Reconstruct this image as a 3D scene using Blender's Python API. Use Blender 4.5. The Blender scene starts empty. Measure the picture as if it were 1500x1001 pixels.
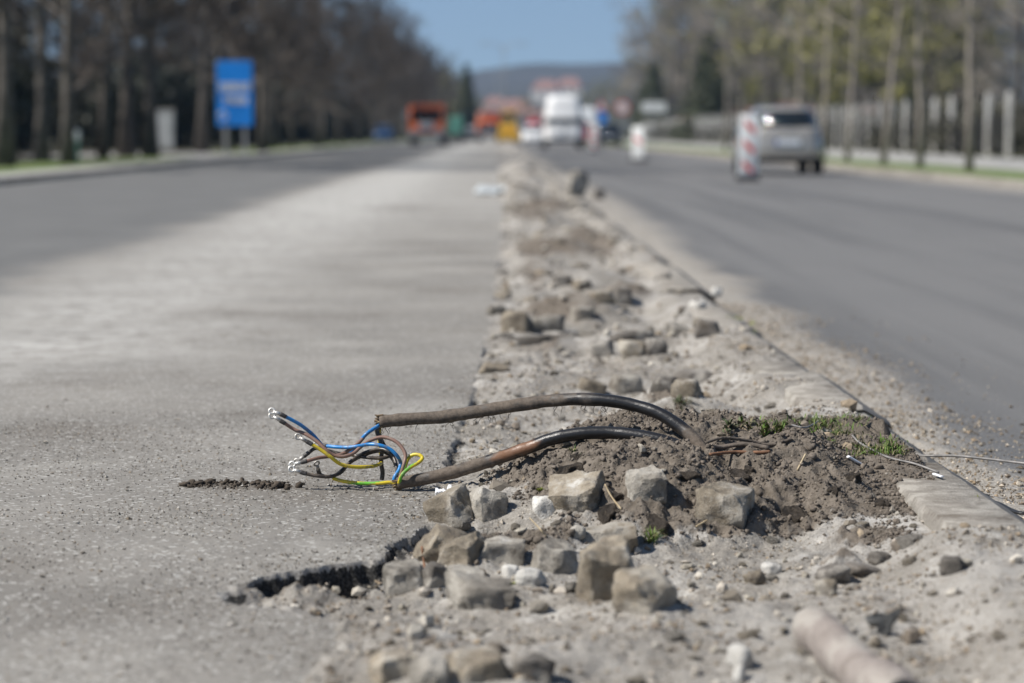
import bpy, bmesh, math, random
import numpy as np
from mathutils import Vector, Matrix, Euler, noise as mnoise

# ------------------------------------------------------------------ camera, sky, sun, exposure
scn = bpy.context.scene
COL = scn.collection
CAM_H = 0.8
YAW = math.atan(25 / 3541.7)
PITCH = math.atan(304.5 / 3541.7)
FPX = 3541.7
cam_d = bpy.data.cameras.new("camera")
cam = bpy.data.objects.new("camera", cam_d)
COL.objects.link(cam)
cam.location = (0, 0, CAM_H)
cam.rotation_euler = (math.pi / 2 - PITCH, 0, -YAW)
cam_d.lens = 85
cam_d.sensor_width = 36
cam_d.clip_start = 0.05
cam_d.clip_end = 20000
cam_d.dof.use_dof = True
cam_d.dof.focus_distance = 5.42
cam_d.dof.aperture_fstop = 2.9
cam_d.dof.aperture_blades = 0
scn.camera = cam

SUN_EL = math.radians(48)
SX, SY = -0.96, -0.28
_n = math.hypot(SX, SY); SX /= _n; SY /= _n
world = bpy.data.worlds.new("World")
scn.world = world
world.use_nodes = True
wt = world.node_tree
sky = wt.nodes.new("ShaderNodeTexSky")
sky.sky_type = 'NISHITA'
sky.sun_disc = False
sky.sun_elevation = SUN_EL
sky.sun_rotation = math.atan2(SX, SY)
sky.altitude = 550
sky.air_density = 1.0
sky.dust_density = 0.15
sky.ozone_density = 0.6
bg = wt.nodes["Background"]
_tc = wt.nodes.new("ShaderNodeTexCoord"); _va = wt.nodes.new("ShaderNodeVectorMath"); _va.operation = 'ADD'
_va.inputs[1].default_value = (0, 0, .10)          # clear, dry air: the deep blue starts low over the horizon
wt.links.new(_tc.outputs["Generated"], _va.inputs[0]); wt.links.new(_va.outputs[0], sky.inputs[0])
wt.links.new(sky.outputs[0], bg.inputs[0])
bg.inputs[1].default_value = 0.074
sun_d = bpy.data.lights.new("sun", 'SUN')
sun_d.energy = 5.0
sun_d.angle = math.radians(0.53)
sun_d.color = (1.0, 0.955, 0.89)
sun = bpy.data.objects.new("sun", sun_d)
COL.objects.link(sun)
sdir = Vector((SX * math.cos(SUN_EL), SY * math.cos(SUN_EL), math.sin(SUN_EL)))
sun.rotation_euler = sdir.to_track_quat('Z', 'Y').to_euler()
sun.location = (-20, -10, 30)
scn.view_settings.view_transform = 'Standard'
scn.view_settings.look = 'None'
scn.view_settings.exposure = 0.43
scn.view_settings.gamma = 1.0
scn.view_settings.use_curve_mapping = False
scn.render.engine = 'CYCLES'
scn.cycles.use_denoising = True
scn.cycles.max_bounces = 6
scn.cycles.volume_bounces = 0
scn.cycles.sample_clamp_indirect = 4.0
scn.cycles.sample_clamp_direct = 0.0

RNG = np.random.default_rng(7)
random.seed(7)

# ------------------------------------------------------------------ helpers: noise, meshes, objects
_perm = np.random.default_rng(3).permutation(256)
_perm = np.concatenate([_perm, _perm, _perm])
_ang = np.random.default_rng(5).uniform(0, 2 * np.pi, 256)
_gx, _gy = np.cos(_ang), np.sin(_ang)

def perlin(x, y):
    xi = np.floor(x).astype(np.int64); yi = np.floor(y).astype(np.int64)
    xf = x - xi; yf = y - yi
    xi &= 255; yi &= 255
    u = xf * xf * xf * (xf * (xf * 6 - 15) + 10)
    v = yf * yf * yf * (yf * (yf * 6 - 15) + 10)
    def g(ix, iy, dx, dy):
        h = _perm[_perm[ix] + iy]
        return _gx[h] * dx + _gy[h] * dy
    a = g(xi, yi, xf, yf); b = g((xi + 1) & 255, yi, xf - 1, yf)
    c = g(xi, (yi + 1) & 255, xf, yf - 1); d = g((xi + 1) & 255, (yi + 1) & 255, xf - 1, yf - 1)
    ab = a + u * (b - a); cd = c + u * (d - c)
    return (ab + v * (cd - ab)) * 1.5

def fbm(x, y, s, o=4, seed=0.0):
    f = 1.0 / s; a = 1.0; t = 0.0; w = 0.0
    for i in range(o):
        t = t + a * perlin(x * f + seed * 7.3 + 11.7 * i, y * f + seed * 3.1 + 5.2 * i)
        w += a; a *= 0.5; f *= 2.03
    return t / w

def billow(x, y, s, o=3, seed=0.0):
    f = 1.0 / s; a = 1.0; t = 0.0; w = 0.0
    for i in range(o):
        t = t + a * (1 - 2 * np.abs(perlin(x * f + seed * 7.3 + 11.7 * i, y * f + seed * 3.1 + 5.2 * i)))
        w += a; a *= 0.5; f *= 2.03
    return t / w

def sstep(a, b, x):
    t = np.clip((x - a) / (b - a), 0, 1)
    return t * t * (3 - 2 * t)

def mesh_np(name, V, F, mats=(), smooth=True, attrs=None, cols=None, midx=None):
    """V (n,3), F (m,3|4) -> mesh"""
    V = np.asarray(V, dtype=np.float32); F = np.asarray(F, dtype=np.int32)
    me = bpy.data.meshes.new(name)
    k = F.shape[1]
    me.vertices.add(len(V)); me.vertices.foreach_set("co", V.ravel())
    me.loops.add(F.size); me.loops.foreach_set("vertex_index", F.ravel())
    me.polygons.add(len(F))
    me.polygons.foreach_set("loop_start", np.arange(0, F.size, k, dtype=np.int32))
    if midx is not None:
        me.polygons.foreach_set("material_index", np.asarray(midx, dtype=np.int32))
    me.update(calc_edges=True)
    me.polygons.foreach_set("use_smooth", np.full(len(F), smooth, dtype=bool))
    for m in mats:
        me.materials.append(m)
    for an, av in (attrs or {}).items():
        at = me.attributes.new(an, 'FLOAT', 'POINT')
        at.data.foreach_set("value", np.asarray(av, dtype=np.float32))
    for an, av in (cols or {}).items():
        at = me.attributes.new(an, 'FLOAT_COLOR', 'POINT')
        c = np.ones((len(V), 4), dtype=np.float32); c[:, :3] = av
        at.data.foreach_set("color", c.ravel())
    return me

class Acc:
    """collects quads/tris into one mesh"""
    def __init__(self): self.V = []; self.F = []; self.n = 0; self.C = []
    def add(self, V, F, col=None):
        V = np.asarray(V, float); F = np.asarray(F, int)
        if F.shape[1] == 3:
            F = np.concatenate([F, F[:, 2:3]], axis=1)
        self.V.append(V); self.F.append(F + self.n); self.n += len(V)
        if col is not None:
            self.C.append(np.broadcast_to(np.asarray(col, float), (len(V), 3)))
    def mesh(self, name, mats, smooth=True):
        V = np.concatenate(self.V); F = np.concatenate(self.F)
        cols = {"col": np.concatenate(self.C)} if self.C else None
        tri = F[F[:, 2] == F[:, 3]][:, :3]; quad = F[F[:, 2] != F[:, 3]]
        if len(tri) and len(quad):
            F = np.concatenate([tri, quad[:, [0, 1, 2]], quad[:, [0, 2, 3]]])
        else:
            F = tri if len(tri) else quad
        return mesh_np(name, V, F, mats, smooth, cols=cols)

def link(name, me, parent=None):
    o = bpy.data.objects.new(name, me); COL.objects.link(o)
    if parent is not None: o.parent = parent
    return o

def tag(o, label=None, cat=None, group=None, kind=None):
    if label: o["label"] = label
    if cat: o["category"] = cat
    if group: o["group"] = group
    if kind: o["kind"] = kind
    return o

def empty(name, loc=(0, 0, 0), rz=0.0, label=None, cat=None, group=None):
    o = bpy.data.objects.new(name, None); COL.objects.link(o)
    o.location = loc; o.rotation_euler = (0, 0, rz); o.empty_display_size = 0.2
    return tag(o, label, cat, group)

def children_of(o):
    return [c for c in bpy.data.objects if c.parent == o]

def dup(root, kids, loc, rz=0.0, sc=1.0, label=None, group=None):
    r = root.copy(); COL.objects.link(r)
    r.location = loc; r.rotation_euler = (0, 0, rz)
    r.scale = (sc, sc, sc) if not hasattr(sc, '__len__') else sc
    if label: r["label"] = label
    if group: r["group"] = group
    for ch, sub in kids:
        c = ch.copy(); COL.objects.link(c); c.parent = r
        for g in sub:
            d = g.copy(); COL.objects.link(d); d.parent = c
    return r

def kid_tree(o):
    return [(c, children_of(c)) for c in children_of(o)]

def tube(path, rad, sides=10, cap=True):
    P_ = np.asarray(path, float); n = len(P_)
    rad = np.broadcast_to(np.asarray(rad, float), (n,))
    T = np.gradient(P_, axis=0); T /= np.linalg.norm(T, axis=1, keepdims=True) + 1e-12
    ref = np.array([0.13, 0.97, 0.2]) if abs(T[0, 1]) < 0.9 else np.array([1.0, 0.1, 0])
    N = np.zeros_like(P_)
    v = np.cross(T[0], ref); v /= np.linalg.norm(v); N[0] = v
    for i in range(1, n):
        v = N[i - 1] - T[i] * np.dot(N[i - 1], T[i]); N[i] = v / (np.linalg.norm(v) + 1e-12)
    B = np.cross(T, N)
    a = np.linspace(0, 2 * np.pi, sides, endpoint=False)
    V = P_[:, None] + rad[:, None, None] * (np.cos(a)[None, :, None] * N[:, None] + np.sin(a)[None, :, None] * B[:, None])
    V = V.reshape(-1, 3)
    i = np.arange(n - 1)[:, None] * sides; j = np.arange(sides)[None]
    j2 = (j + 1) % sides
    F = np.stack([i + j, i + j2, i + sides + j2, i + sides + j], -1).reshape(-1, 4)
    if cap:
        V = np.concatenate([V, P_[:1], P_[-1:]])
        c0, c1 = n * sides, n * sides + 1
        e = np.arange(sides); e2 = (e + 1) % sides
        F = np.concatenate([F, np.stack([np.full(sides, c0), e2, e, e], -1),
                            np.stack([np.full(sides, c1), (n - 1) * sides + e, (n - 1) * sides + e2, (n - 1) * sides + e2], -1)])
    return V, F

def catmull(pts, m=12):
    p = np.asarray(pts, float)
    p = np.concatenate([2 * p[:1] - p[1:2], p, 2 * p[-1:] - p[-2:-1]])
    out = []
    t = np.linspace(0, 1, m, endpoint=False)[:, None]
    for i in range(1, len(p) - 2):
        a, b, c, d = p[i - 1], p[i], p[i + 1], p[i + 2]
        out.append(0.5 * ((2 * b) + (-a + c) * t + (2 * a - 5 * b + 4 * c - d) * t ** 2 + (-a + 3 * b - 3 * c + d) * t ** 3))
    out.append(p[-2:-1])
    return np.concatenate(out)

def prisms(S, E, r0, r1, sides=3):
    """many straight tapered twigs at once"""
    n = len(S); D = E - S
    L = np.linalg.norm(D, axis=1, keepdims=True); T = D / (L + 1e-9)
    ref = np.where(np.abs(T[:, 2:3]) < 0.9, np.array([[0, 0, 1.0]]), np.array([[1.0, 0, 0]]))
    N = np.cross(T, ref); N /= np.linalg.norm(N, axis=1, keepdims=True) + 1e-9
    B = np.cross(T, N)
    a = np.linspace(0, 2 * np.pi, sides, endpoint=False)
    ring = np.cos(a)[None, :, None] * N[:, None] + np.sin(a)[None, :, None] * B[:, None]
    r0 = np.broadcast_to(r0, (n,))[:, None, None]; r1 = np.broadcast_to(r1, (n,))[:, None, None]
    V = np.concatenate([S[:, None] + r0 * ring, E[:, None] + r1 * ring], axis=1).reshape(-1, 3)
    base = (np.arange(n) * 2 * sides)[:, None]; j = np.arange(sides)[None]; j2 = (j + 1) % sides
    F = np.stack([base + j, base + j2, base + sides + j2, base + sides + j], -1).reshape(-1, 4)
    return V, F

def cards(C, size, rng, aspect=0.6):
    """leaf-sized quads, randomly turned"""
    n = len(C)
    A = rng.normal(size=(n, 3)); A /= np.linalg.norm(A, axis=1, keepdims=True)
    R_ = rng.normal(size=(n, 3)); B = np.cross(A, R_); B /= np.linalg.norm(B, axis=1, keepdims=True)
    s = (np.broadcast_to(size, (n,)) * rng.uniform(.6, 1.3, n))[:, None]
    V = np.stack([C - A * s, C + B * s * aspect, C + A * s, C - B * s * aspect], axis=1).reshape(-1, 3)
    F = np.arange(4 * n).reshape(n, 4)
    return V, F

# bmesh boxes, cylinders for the vehicles and signs
def bm_box(bm, c, s, bev=0.0, rot=None, seg=2):
    r = bmesh.ops.create_cube(bm, size=1.0)
    vs = r['verts']
    bmesh.ops.scale(bm, vec=s, verts=vs)
    if bev > 0:
        es = list({e for v in vs for e in v.link_edges})
        rb = bmesh.ops.bevel(bm, geom=es, offset=bev, segments=seg, profile=0.5, affect='EDGES', clamp_overlap=True)
        vs = list({v for f in rb['faces'] for v in f.verts} | {v for v in vs if v.is_valid})
    if rot: bmesh.ops.rotate(bm, cent=(0, 0, 0), matrix=Euler(rot).to_matrix(), verts=vs)
    bmesh.ops.translate(bm, vec=c, verts=vs)
    return vs

def bm_cyl(bm, p0, p1, r, seg=16, r2=None):
    p0, p1 = Vector(p0), Vector(p1)
    d = p1 - p0
    res = bmesh.ops.create_cone(bm, cap_ends=True, segments=seg, radius1=r, radius2=r if r2 is None else r2, depth=d.length)
    q = d.to_track_quat('Z', 'Y').to_matrix()
    bmesh.ops.rotate(bm, cent=(0, 0, 0), matrix=q, verts=res['verts'])
    bmesh.ops.translate(bm, vec=(p0 + p1) / 2, verts=res['verts'])
    return res['verts']

def bm_obj(name, fn, mat, parent=None, smooth=False, loc=None):
    bm = bmesh.new(); fn(bm)
    bmesh.ops.recalc_face_normals(bm, faces=bm.faces[:])
    me = bpy.data.meshes.new(name); bm.to_mesh(me); bm.free()
    me.materials.append(mat)
    if smooth:
        me.polygons.foreach_set("use_smooth", [True] * len(me.polygons))
        try: me.set_sharp_from_angle(angle=math.radians(40))
        except Exception: pass
    o = link(name, me, parent)
    if loc is not None: o.location = loc
    return o

def boxes(*bs):
    def fn(bm):
        for b in bs: bm_box(bm, *b)
    return fn

# ------------------------------------------------------------------ materials
def mk(name):
    m = bpy.data.materials.new(name); m.use_nodes = True
    nt = m.node_tree
    return m, nt, nt.nodes["Principled BSDF"]

def N(nt, t, **kw):
    n = nt.nodes.new(t)
    for k, v in kw.items():
        if k in n.inputs: n.inputs[k].default_value = v
        else: setattr(n, k, v)
    return n

def tex_noise(nt, vec, scale, detail=5.0, rough=0.55, dist=0.0):
    n = N(nt, "ShaderNodeTexNoise"); n.inputs["Scale"].default_value = scale
    n.inputs["Detail"].default_value = detail; n.inputs["Roughness"].default_value = rough
    n.inputs["Distortion"].default_value = dist
    nt.links.new(vec, n.inputs["Vector"])
    return n.outputs["Fac"]

def ramp(nt, fac, lo, hi, a=0.0, b=1.0):
    n = N(nt, "ShaderNodeMapRange"); n.interpolation_type = 'SMOOTHSTEP'
    n.inputs["From Min"].default_value = lo; n.inputs["From Max"].default_value = hi
    n.inputs["To Min"].default_value = a; n.inputs["To Max"].default_value = b
    nt.links.new(fac, n.inputs["Value"])
    return n.outputs["Result"]

def mixc(nt, fac, a, b, mode='MIX'):
    n = N(nt, "ShaderNodeMix", data_type='RGBA', blend_type=mode)
    def put(s, v):
        if isinstance(v, (tuple, list)): s.default_value = (*v[:3], 1)
        else: nt.links.new(v, s)
    if isinstance(fac, (int, float)): n.inputs[0].default_value = fac
    else: nt.links.new(fac, n.inputs[0])
    put(n.inputs[6], a); put(n.inputs[7], b)
    return n.outputs[2]

def math_(nt, op, a, b=None):
    n = N(nt, "ShaderNodeMath", operation=op)
    for i, v in enumerate((a, b)):
        if v is None: continue
        if isinstance(v, (int, float)): n.inputs[i].default_value = v
        else: nt.links.new(v, n.inputs[i])
    return n.outputs[0]

def bump(nt, p, h, strength=0.5, dist=0.01):
    b = N(nt, "ShaderNodeBump"); b.inputs["Strength"].default_value = strength; b.inputs["Distance"].default_value = dist
    nt.links.new(h, b.inputs["Height"]); nt.links.new(b.outputs[0], p.inputs["Normal"])

def coord(nt, kind="Object"):
    return N(nt, "ShaderNodeTexCoord").outputs[kind]

def attr(nt, name, out="Fac"):
    n = N(nt, "ShaderNodeAttribute"); n.attribute_name = name
    return n.outputs[out]

def scl(c, k): return tuple(min(1.0, v * k) for v in c)

def mat_simple(name, col, rough=0.6, metal=0.0, var=0.15, ns=6.0, bs=0.0, bd=0.01, bscale=None, coat=0.0, spec=None):
    m, nt, p = mk(name)
    co = coord(nt)
    f = ramp(nt, tex_noise(nt, co, ns), 0.3, 0.7)
    c = mixc(nt, f, scl(col, 1 - var), scl(col, 1 + var))
    nt.links.new(c, p.inputs["Base Color"])
    p.inputs["Roughness"].default_value = rough; p.inputs["Metallic"].default_value = metal
    p.inputs["Coat Weight"].default_value = coat; p.inputs["Coat Roughness"].default_value = 0.05
    if spec is not None: p.inputs["Specular IOR Level"].default_value = spec
    if bs > 0: bump(nt, p, tex_noise(nt, co, bscale or ns * 4, 6), bs, bd)
    return m

# the dug-up middle strip: pale sand / dark soil by a painted mask of where the soil lies
def mat_median():
    m, nt, p = mk("dug_up_sand_and_soil")
    co = coord(nt); so = attr(nt, "soil")
    n1 = tex_noise(nt, co, 3.0, 6, .6); n2 = tex_noise(nt, co, 38, 6, .65); n3 = tex_noise(nt, co, 210, 3, .6)
    sand = mixc(nt, ramp(nt, n1, .35, .65), (.235, .217, .190), (.36, .34, .31))
    sand = mixc(nt, ramp(nt, tex_noise(nt, co, 5.5, 6, .65), .54, .66, 0, .8), sand, (.50, .48, .445))
    sand = mixc(nt, ramp(nt, n2, .52, .76), sand, (.165, .141, .114))
    sand = mixc(nt, ramp(nt, n3, .56, .70), sand, (.45, .42, .375))
    sand = mixc(nt, ramp(nt, n3, .44, .30), sand, (.13, .115, .096))
    soil = mixc(nt, ramp(nt, n2, .3, .7), (.105, .088, .070), (.20, .172, .142))
    soil = mixc(nt, ramp(nt, n3, .64, .74), soil, (.30, .27, .23))
    k = math_(nt, 'ADD', so, math_(nt, 'MULTIPLY', math_(nt, 'SUBTRACT', n2, 0.5), 0.9))
    col = mixc(nt, ramp(nt, k, .35, .65), sand, soil)
    bt = attr(nt, 'asph'); bit = mixc(nt, ramp(nt, n3, .4, .7), (.022, .021, .020), (.10, .096, .09))
    col = mixc(nt, ramp(nt, math_(nt, 'ADD', bt, math_(nt, 'MULTIPLY', math_(nt, 'SUBTRACT', n2, .5), .8)), .4, .6), col, bit)
    nt.links.new(col, p.inputs["Base Color"])
    p.inputs["Roughness"].default_value = .95; p.inputs["Specular IOR Level"].default_value = .15
    h = math_(nt, 'ADD', math_(nt, 'MULTIPLY', tex_noise(nt, co, 90, 5, .7), 1.0), math_(nt, 'MULTIPLY', n3, .7))
    bump(nt, p, h, .9, .006)
    return m

def mat_milled():
    m, nt, p = mk("dusty_milled_asphalt")
    co = coord(nt); so = attr(nt, "soil"); dk = attr(nt, "asph")
    n1 = tex_noise(nt, co, 1.1, 6, .6); n2 = tex_noise(nt, co, 9, 6, .65); n3 = tex_noise(nt, co, 170, 4, .65)
    nv = N(nt, "ShaderNodeTexVoronoi"); nv.inputs["Scale"].default_value = 130; nt.links.new(co, nv.inputs["Vector"])
    mp = N(nt, "ShaderNodeMapping"); mp.inputs["Scale"].default_value = (.9, .9, 1); nt.links.new(co, mp.inputs["Vector"])
    ns = tex_noise(nt, mp.outputs[0], 1.4, 6, .6)
    c = mixc(nt, ramp(nt, n1, .3, .7), (.180, .169, .152), (.25, .235, .211))
    c = mixc(nt, ramp(nt, ns, .50, .70, 0, .7), c, (.15, .134, .115))
    c = mixc(nt, ramp(nt, ns, .46, .28, 0, .6), c, (.325, .31, .28))
    c = mixc(nt, ramp(nt, n2, .54, .78, 0, .5), c, (.155, .141, .125))
    c = mixc(nt, ramp(nt, n3, .55, .72, 0, .75), c, (.33, .312, .28))
    c = mixc(nt, ramp(nt, n3, .44, .30, 0, .7), c, (.17, .158, .142))
    hs = N(nt, "ShaderNodeSeparateColor"); nt.links.new(nv.outputs["Color"], hs.inputs[0])
    c = mixc(nt, ramp(nt, hs.outputs[0], .86, .95, 0, .7), c, (.46, .45, .42))
    c = mixc(nt, ramp(nt, hs.outputs[1], .9, .97, 0, .5), c, (.11, .105, .095))
    c = mixc(nt, math_(nt, 'MULTIPLY', attr(nt, "pale"), ramp(nt, n2, .30, .62)), c, (.43, .418, .39))
    # plain old asphalt beyond the milled lane, dust feathering over its border
    a = mixc(nt, ramp(nt, n1, .3, .7), (.115, .115, .112), (.15, .149, .144))
    a = mixc(nt, ramp(nt, n3, .5, .7), a, (.20, .20, .195))
    kk = math_(nt, 'ADD', dk, math_(nt, 'MULTIPLY', math_(nt, 'SUBTRACT', n1, .5), .9))
    kk = math_(nt, 'ADD', kk, math_(nt, 'MULTIPLY', math_(nt, 'SUBTRACT', n2, .5), .7))
    c = mixc(nt, ramp(nt, kk, .2, .8), c, a)
    k = math_(nt, 'ADD', so, math_(nt, 'MULTIPLY', math_(nt, 'SUBTRACT', n3, .5), 1.2))
    c = mixc(nt, ramp(nt, k, .28, .85, 0, .85), c, (.095, .082, .068))
    nt.links.new(c, p.inputs["Base Color"])
    p.inputs["Roughness"].default_value = .92; p.inputs["Specular IOR Level"].default_value = .2
    h = math_(nt, 'ADD', math_(nt, 'MULTIPLY', tex_noise(nt, co, 60, 6, .7), 1.2), n3)
    bump(nt, p, h, .5, .0035)
    return m

def mat_road():
    m, nt, p = mk("worn_grey_asphalt")
    co = coord(nt); du = attr(nt, "dust")
    mp = N(nt, "ShaderNodeMapping"); mp.inputs["Scale"].default_value = (1.0, .03, 1); nt.links.new(co, mp.inputs["Vector"])
    ns = tex_noise(nt, mp.outputs[0], 1.6, 5, .55)
    n1 = tex_noise(nt, co, .7, 6, .6); n3 = tex_noise(nt, co, 150, 4, .65); n2 = tex_noise(nt, co, 5, 6, .6)
    c = mixc(nt, ramp(nt, ns, .42, .58), (.102, .101, .100), (.150, .147, .143))
    c = mixc(nt, ramp(nt, n1, .35, .7, 0, .5), c, (.13, .129, .127))
    c = mixc(nt, ramp(nt, n3, .5, .72), c, (.25, .25, .245))
    c = mixc(nt, ramp(nt, n3, .46, .3), c, (.07, .07, .07))
    d = mixc(nt, ramp(nt, n3, .4, .66), (.235, .212, .18), (.42, .395, .355))
    d = mixc(nt, ramp(nt, n2, .52, .75), d, (.17, .148, .12))
    k = math_(nt, 'ADD', du, math_(nt, 'MULTIPLY', math_(nt, 'SUBTRACT', n2, .5), .8))
    k = math_(nt, 'ADD', k, math_(nt, 'MULTIPLY', math_(nt, 'SUBTRACT', n3, .5), .5))
    c = mixc(nt, ramp(nt, k, .2, .8), c, d)
    nt.links.new(c, p.inputs["Base Color"])
    p.inputs["Roughness"].default_value = .85; p.inputs["Specular IOR Level"].default_value = .3
    bump(nt, p, n3, .6, .003)
    return m

def mat_stone(name, a, b, white=.62, dirt=(.10, .085, .07)):
    m, nt, p = mk(name)
    co = coord(nt)
    oi = N(nt, "ShaderNodeObjectInfo")
    va = N(nt, "ShaderNodeVectorMath", operation='ADD'); nt.links.new(co, va.inputs[0])
    cv = N(nt, "ShaderNodeCombineXYZ"); mu = math_(nt, 'MULTIPLY', oi.outputs["Random"], 37.0)
    for i in range(3): nt.links.new(mu, cv.inputs[i])
    nt.links.new(cv.outputs[0], va.inputs[1]); co = va.outputs[0]
    n1 = tex_noise(nt, co, 14, 6, .65); n2 = tex_noise(nt, co, 42, 6, .7); n3 = tex_noise(nt, co, 300, 3, .6)
    c = mixc(nt, ramp(nt, n1, .3, .7), a, b)
    br = ramp(nt, oi.outputs["Random"], 0, 1, .78, 1.18)
    cb = N(nt, "ShaderNodeHueSaturation"); nt.links.new(c, cb.inputs["Color"]); nt.links.new(br, cb.inputs["Value"]); c = cb.outputs[0]
    c = mixc(nt, ramp(nt, n2, .5, .72, 0, .85), c, dirt)
    n4 = tex_noise(nt, co, 7, 5, .7)
    c = mixc(nt, ramp(nt, n4, .48, .60, 0, .65), c, (.40, .375, .33))
    c = mixc(nt, ramp(nt, n4, .44, .32, 0, .7), c, (.115, .095, .075))
    c = mixc(nt, ramp(nt, n1, white, white + .08, 0, .8), c, (.52, .50, .46))
    c = mixc(nt, ramp(nt, n3, .55, .7, 0, .5), c, (.34, .32, .28))
    c = mixc(nt, ramp(nt, n3, .42, .3, 0, .6), c, (.07, .06, .05))
    nt.links.new(c, p.inputs["Base Color"])
    p.inputs["Roughness"].default_value = .9; p.inputs["Specular IOR Level"].default_value = .2
    h = math_(nt, 'ADD', n2, math_(nt, 'MULTIPLY', n3, .5))
    bump(nt, p, h, .9, .006)
    return m

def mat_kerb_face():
    return mat_simple("shade_painted_kerb_face", (.115, .112, .107), .9, 0, .25, 9, .6, .004, 160)  # shade on the slope turned from the sun, painted in as darker concrete

def mat_vcol(name, rough=.9, var=.25, ns=120, spec=.2, bs=0.0):
    m, nt, p = mk(name)
    co = coord(nt); c = attr(nt, "col", "Color")
    n = tex_noise(nt, co, ns, 4, .6)
    c2 = mixc(nt, ramp(nt, n, .3, .7), scl((1, 1, 1), 1 - var), (1, 1, 1))
    nt.links.new(mixc(nt, 1.0, c, c2, 'MULTIPLY'), p.inputs["Base Color"])
    p.inputs["Roughness"].default_value = rough; p.inputs["Specular IOR Level"].default_value = spec
    if bs: bump(nt, p, n, bs, .002)
    return m

def mat_cable():
    m, nt, p = mk("muddy_black_rubber")
    co = coord(nt); du = attr(nt, "dust"); cl = attr(nt, "clay")
    n1 = tex_noise(nt, co, 22, 6, .65); n2 = tex_noise(nt, co, 120, 5, .7)
    k = math_(nt, 'ADD', du, math_(nt, 'MULTIPLY', math_(nt, 'SUBTRACT', n1, .5), 1.1))
    f = ramp(nt, k, .3, .7)
    dust = mixc(nt, ramp(nt, n2, .3, .7), (.080, .062, .047), (.155, .125, .098))
    c = mixc(nt, f, (.014, .0135, .014), dust)
    k2 = math_(nt, 'ADD', cl, math_(nt, 'MULTIPLY', math_(nt, 'SUBTRACT', n1, .5), .8))
    c = mixc(nt, ramp(nt, k2, .4, .7), c, (.17, .085, .045))
    nt.links.new(c, p.inputs["Base Color"])
    nt.links.new(ramp(nt, f, 0, 1, .34, .9), p.inputs["Roughness"])
    bump(nt, p, math_(nt, 'ADD', n1, n2), .35, .003)
    return m

M = {}
M['median'] = mat_median(); M['milled'] = mat_milled(); M['road'] = mat_road()
M['tan'] = mat_stone("tan_sett_stone", (.185, .155, .115), (.325, .28, .215))
M['grey'] = mat_stone("grey_sett_stone", (.17, .154, .13), (.295, .27, .23))
M['dark'] = mat_stone("dark_sett_stone", (.10, .09, .078), (.19, .172, .152), .75)
M['white'] = mat_stone("lime_white_rubble", (.42, .41, .38), (.6, .58, .54), .6, (.3, .28, .24))
M['kerb'] = mat_stone("kerb_concrete", (.23, .21, .18), (.32, .295, .26), .66, (.15, .13, .11))
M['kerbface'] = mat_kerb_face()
M['pink'] = mat_stone("pinkish_clay", (.22, .19, .17), (.31, .275, .25), .66, (.17, .14, .12))
M['vcol'] = mat_vcol("mixed_stone_grit"); M['clod'] = mat_vcol("crumbly_soil", .97, .5, 160, .1, .6)
M['cable'] = mat_cable()
def mat_wire():
    m, nt, p = mk("wire_insulation"); co = coord(nt); c = attr(nt, "col", "Color")
    n = tex_noise(nt, co, 70, 6, .7); n2 = tex_noise(nt, co, 400, 3, .6)
    f = ramp(nt, math_(nt, 'ADD', n, math_(nt, 'MULTIPLY', n2, .25)), .60, .80, 0, .75)
    nt.links.new(mixc(nt, f, c, (.17, .14, .11)), p.inputs["Base Color"])
    nt.links.new(ramp(nt, f, 0, 1, .36, .9), p.inputs["Roughness"]); bump(nt, p, n, .2, .001)
    return m
M['wire'] = mat_wire()
M['tin'] = mat_simple("tinned_metal", (.55, .54, .51), .45, .55, .12, 90)
M['crimp'] = mat_simple("grey_heat_shrink", (.055, .05, .047), .6, 0, .4, 90)
# ------------------------------------------------------------------ where things stand: pixel -> ray -> ground
_sa, _ca, _sp, _cp = math.sin(YAW), math.cos(YAW), math.sin(PITCH), math.cos(PITCH)
def ray(x, y):
    u = (x - 750) / FPX; v = -(y - 500.5) / FPX
    f = np.array([_sa * _cp, _ca * _cp, -_sp]); r = np.array([_ca, -_sa, 0]); up = np.array([_sa * _sp, _ca * _sp, _cp])
    return f + u * r + v * up
def at_z(x, y, z=0.0):
    d = ray(x, y); t = (z - CAM_H) / d[2]
    return np.array([d[0] * t, d[1] * t, z])
def at_y(x, y, Y):
    d = ray(x, y); t = Y / d[1]
    return np.array([d[0] * t, Y, CAM_H + d[2] * t])

# broken edge of the milled lane, from near to far
_edge_px = [(455, 1040), (440, 1001), (490, 955), (500, 915), (430, 896), (345, 888), (318, 874), (342, 858), (400, 842), (470, 829),
            (556, 821), (572, 800), (602, 785), (626, 768), (636, 740), (644, 700), (660, 650), (690, 585), (700, 540), (720, 470), (729, 400), (740, 300)]
EDGE = [at_z(x, y, 0)[:2] for x, y in _edge_px]
EDGE = [np.array([EDGE[0][0], 2.0])] + EDGE + [np.array([.06, 60.0]), np.array([0.0, 900.0])]
EDGE = np.array(EDGE)
POLY = np.concatenate([EDGE, [[-60, 900], [-60, 2.0]]])

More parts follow.
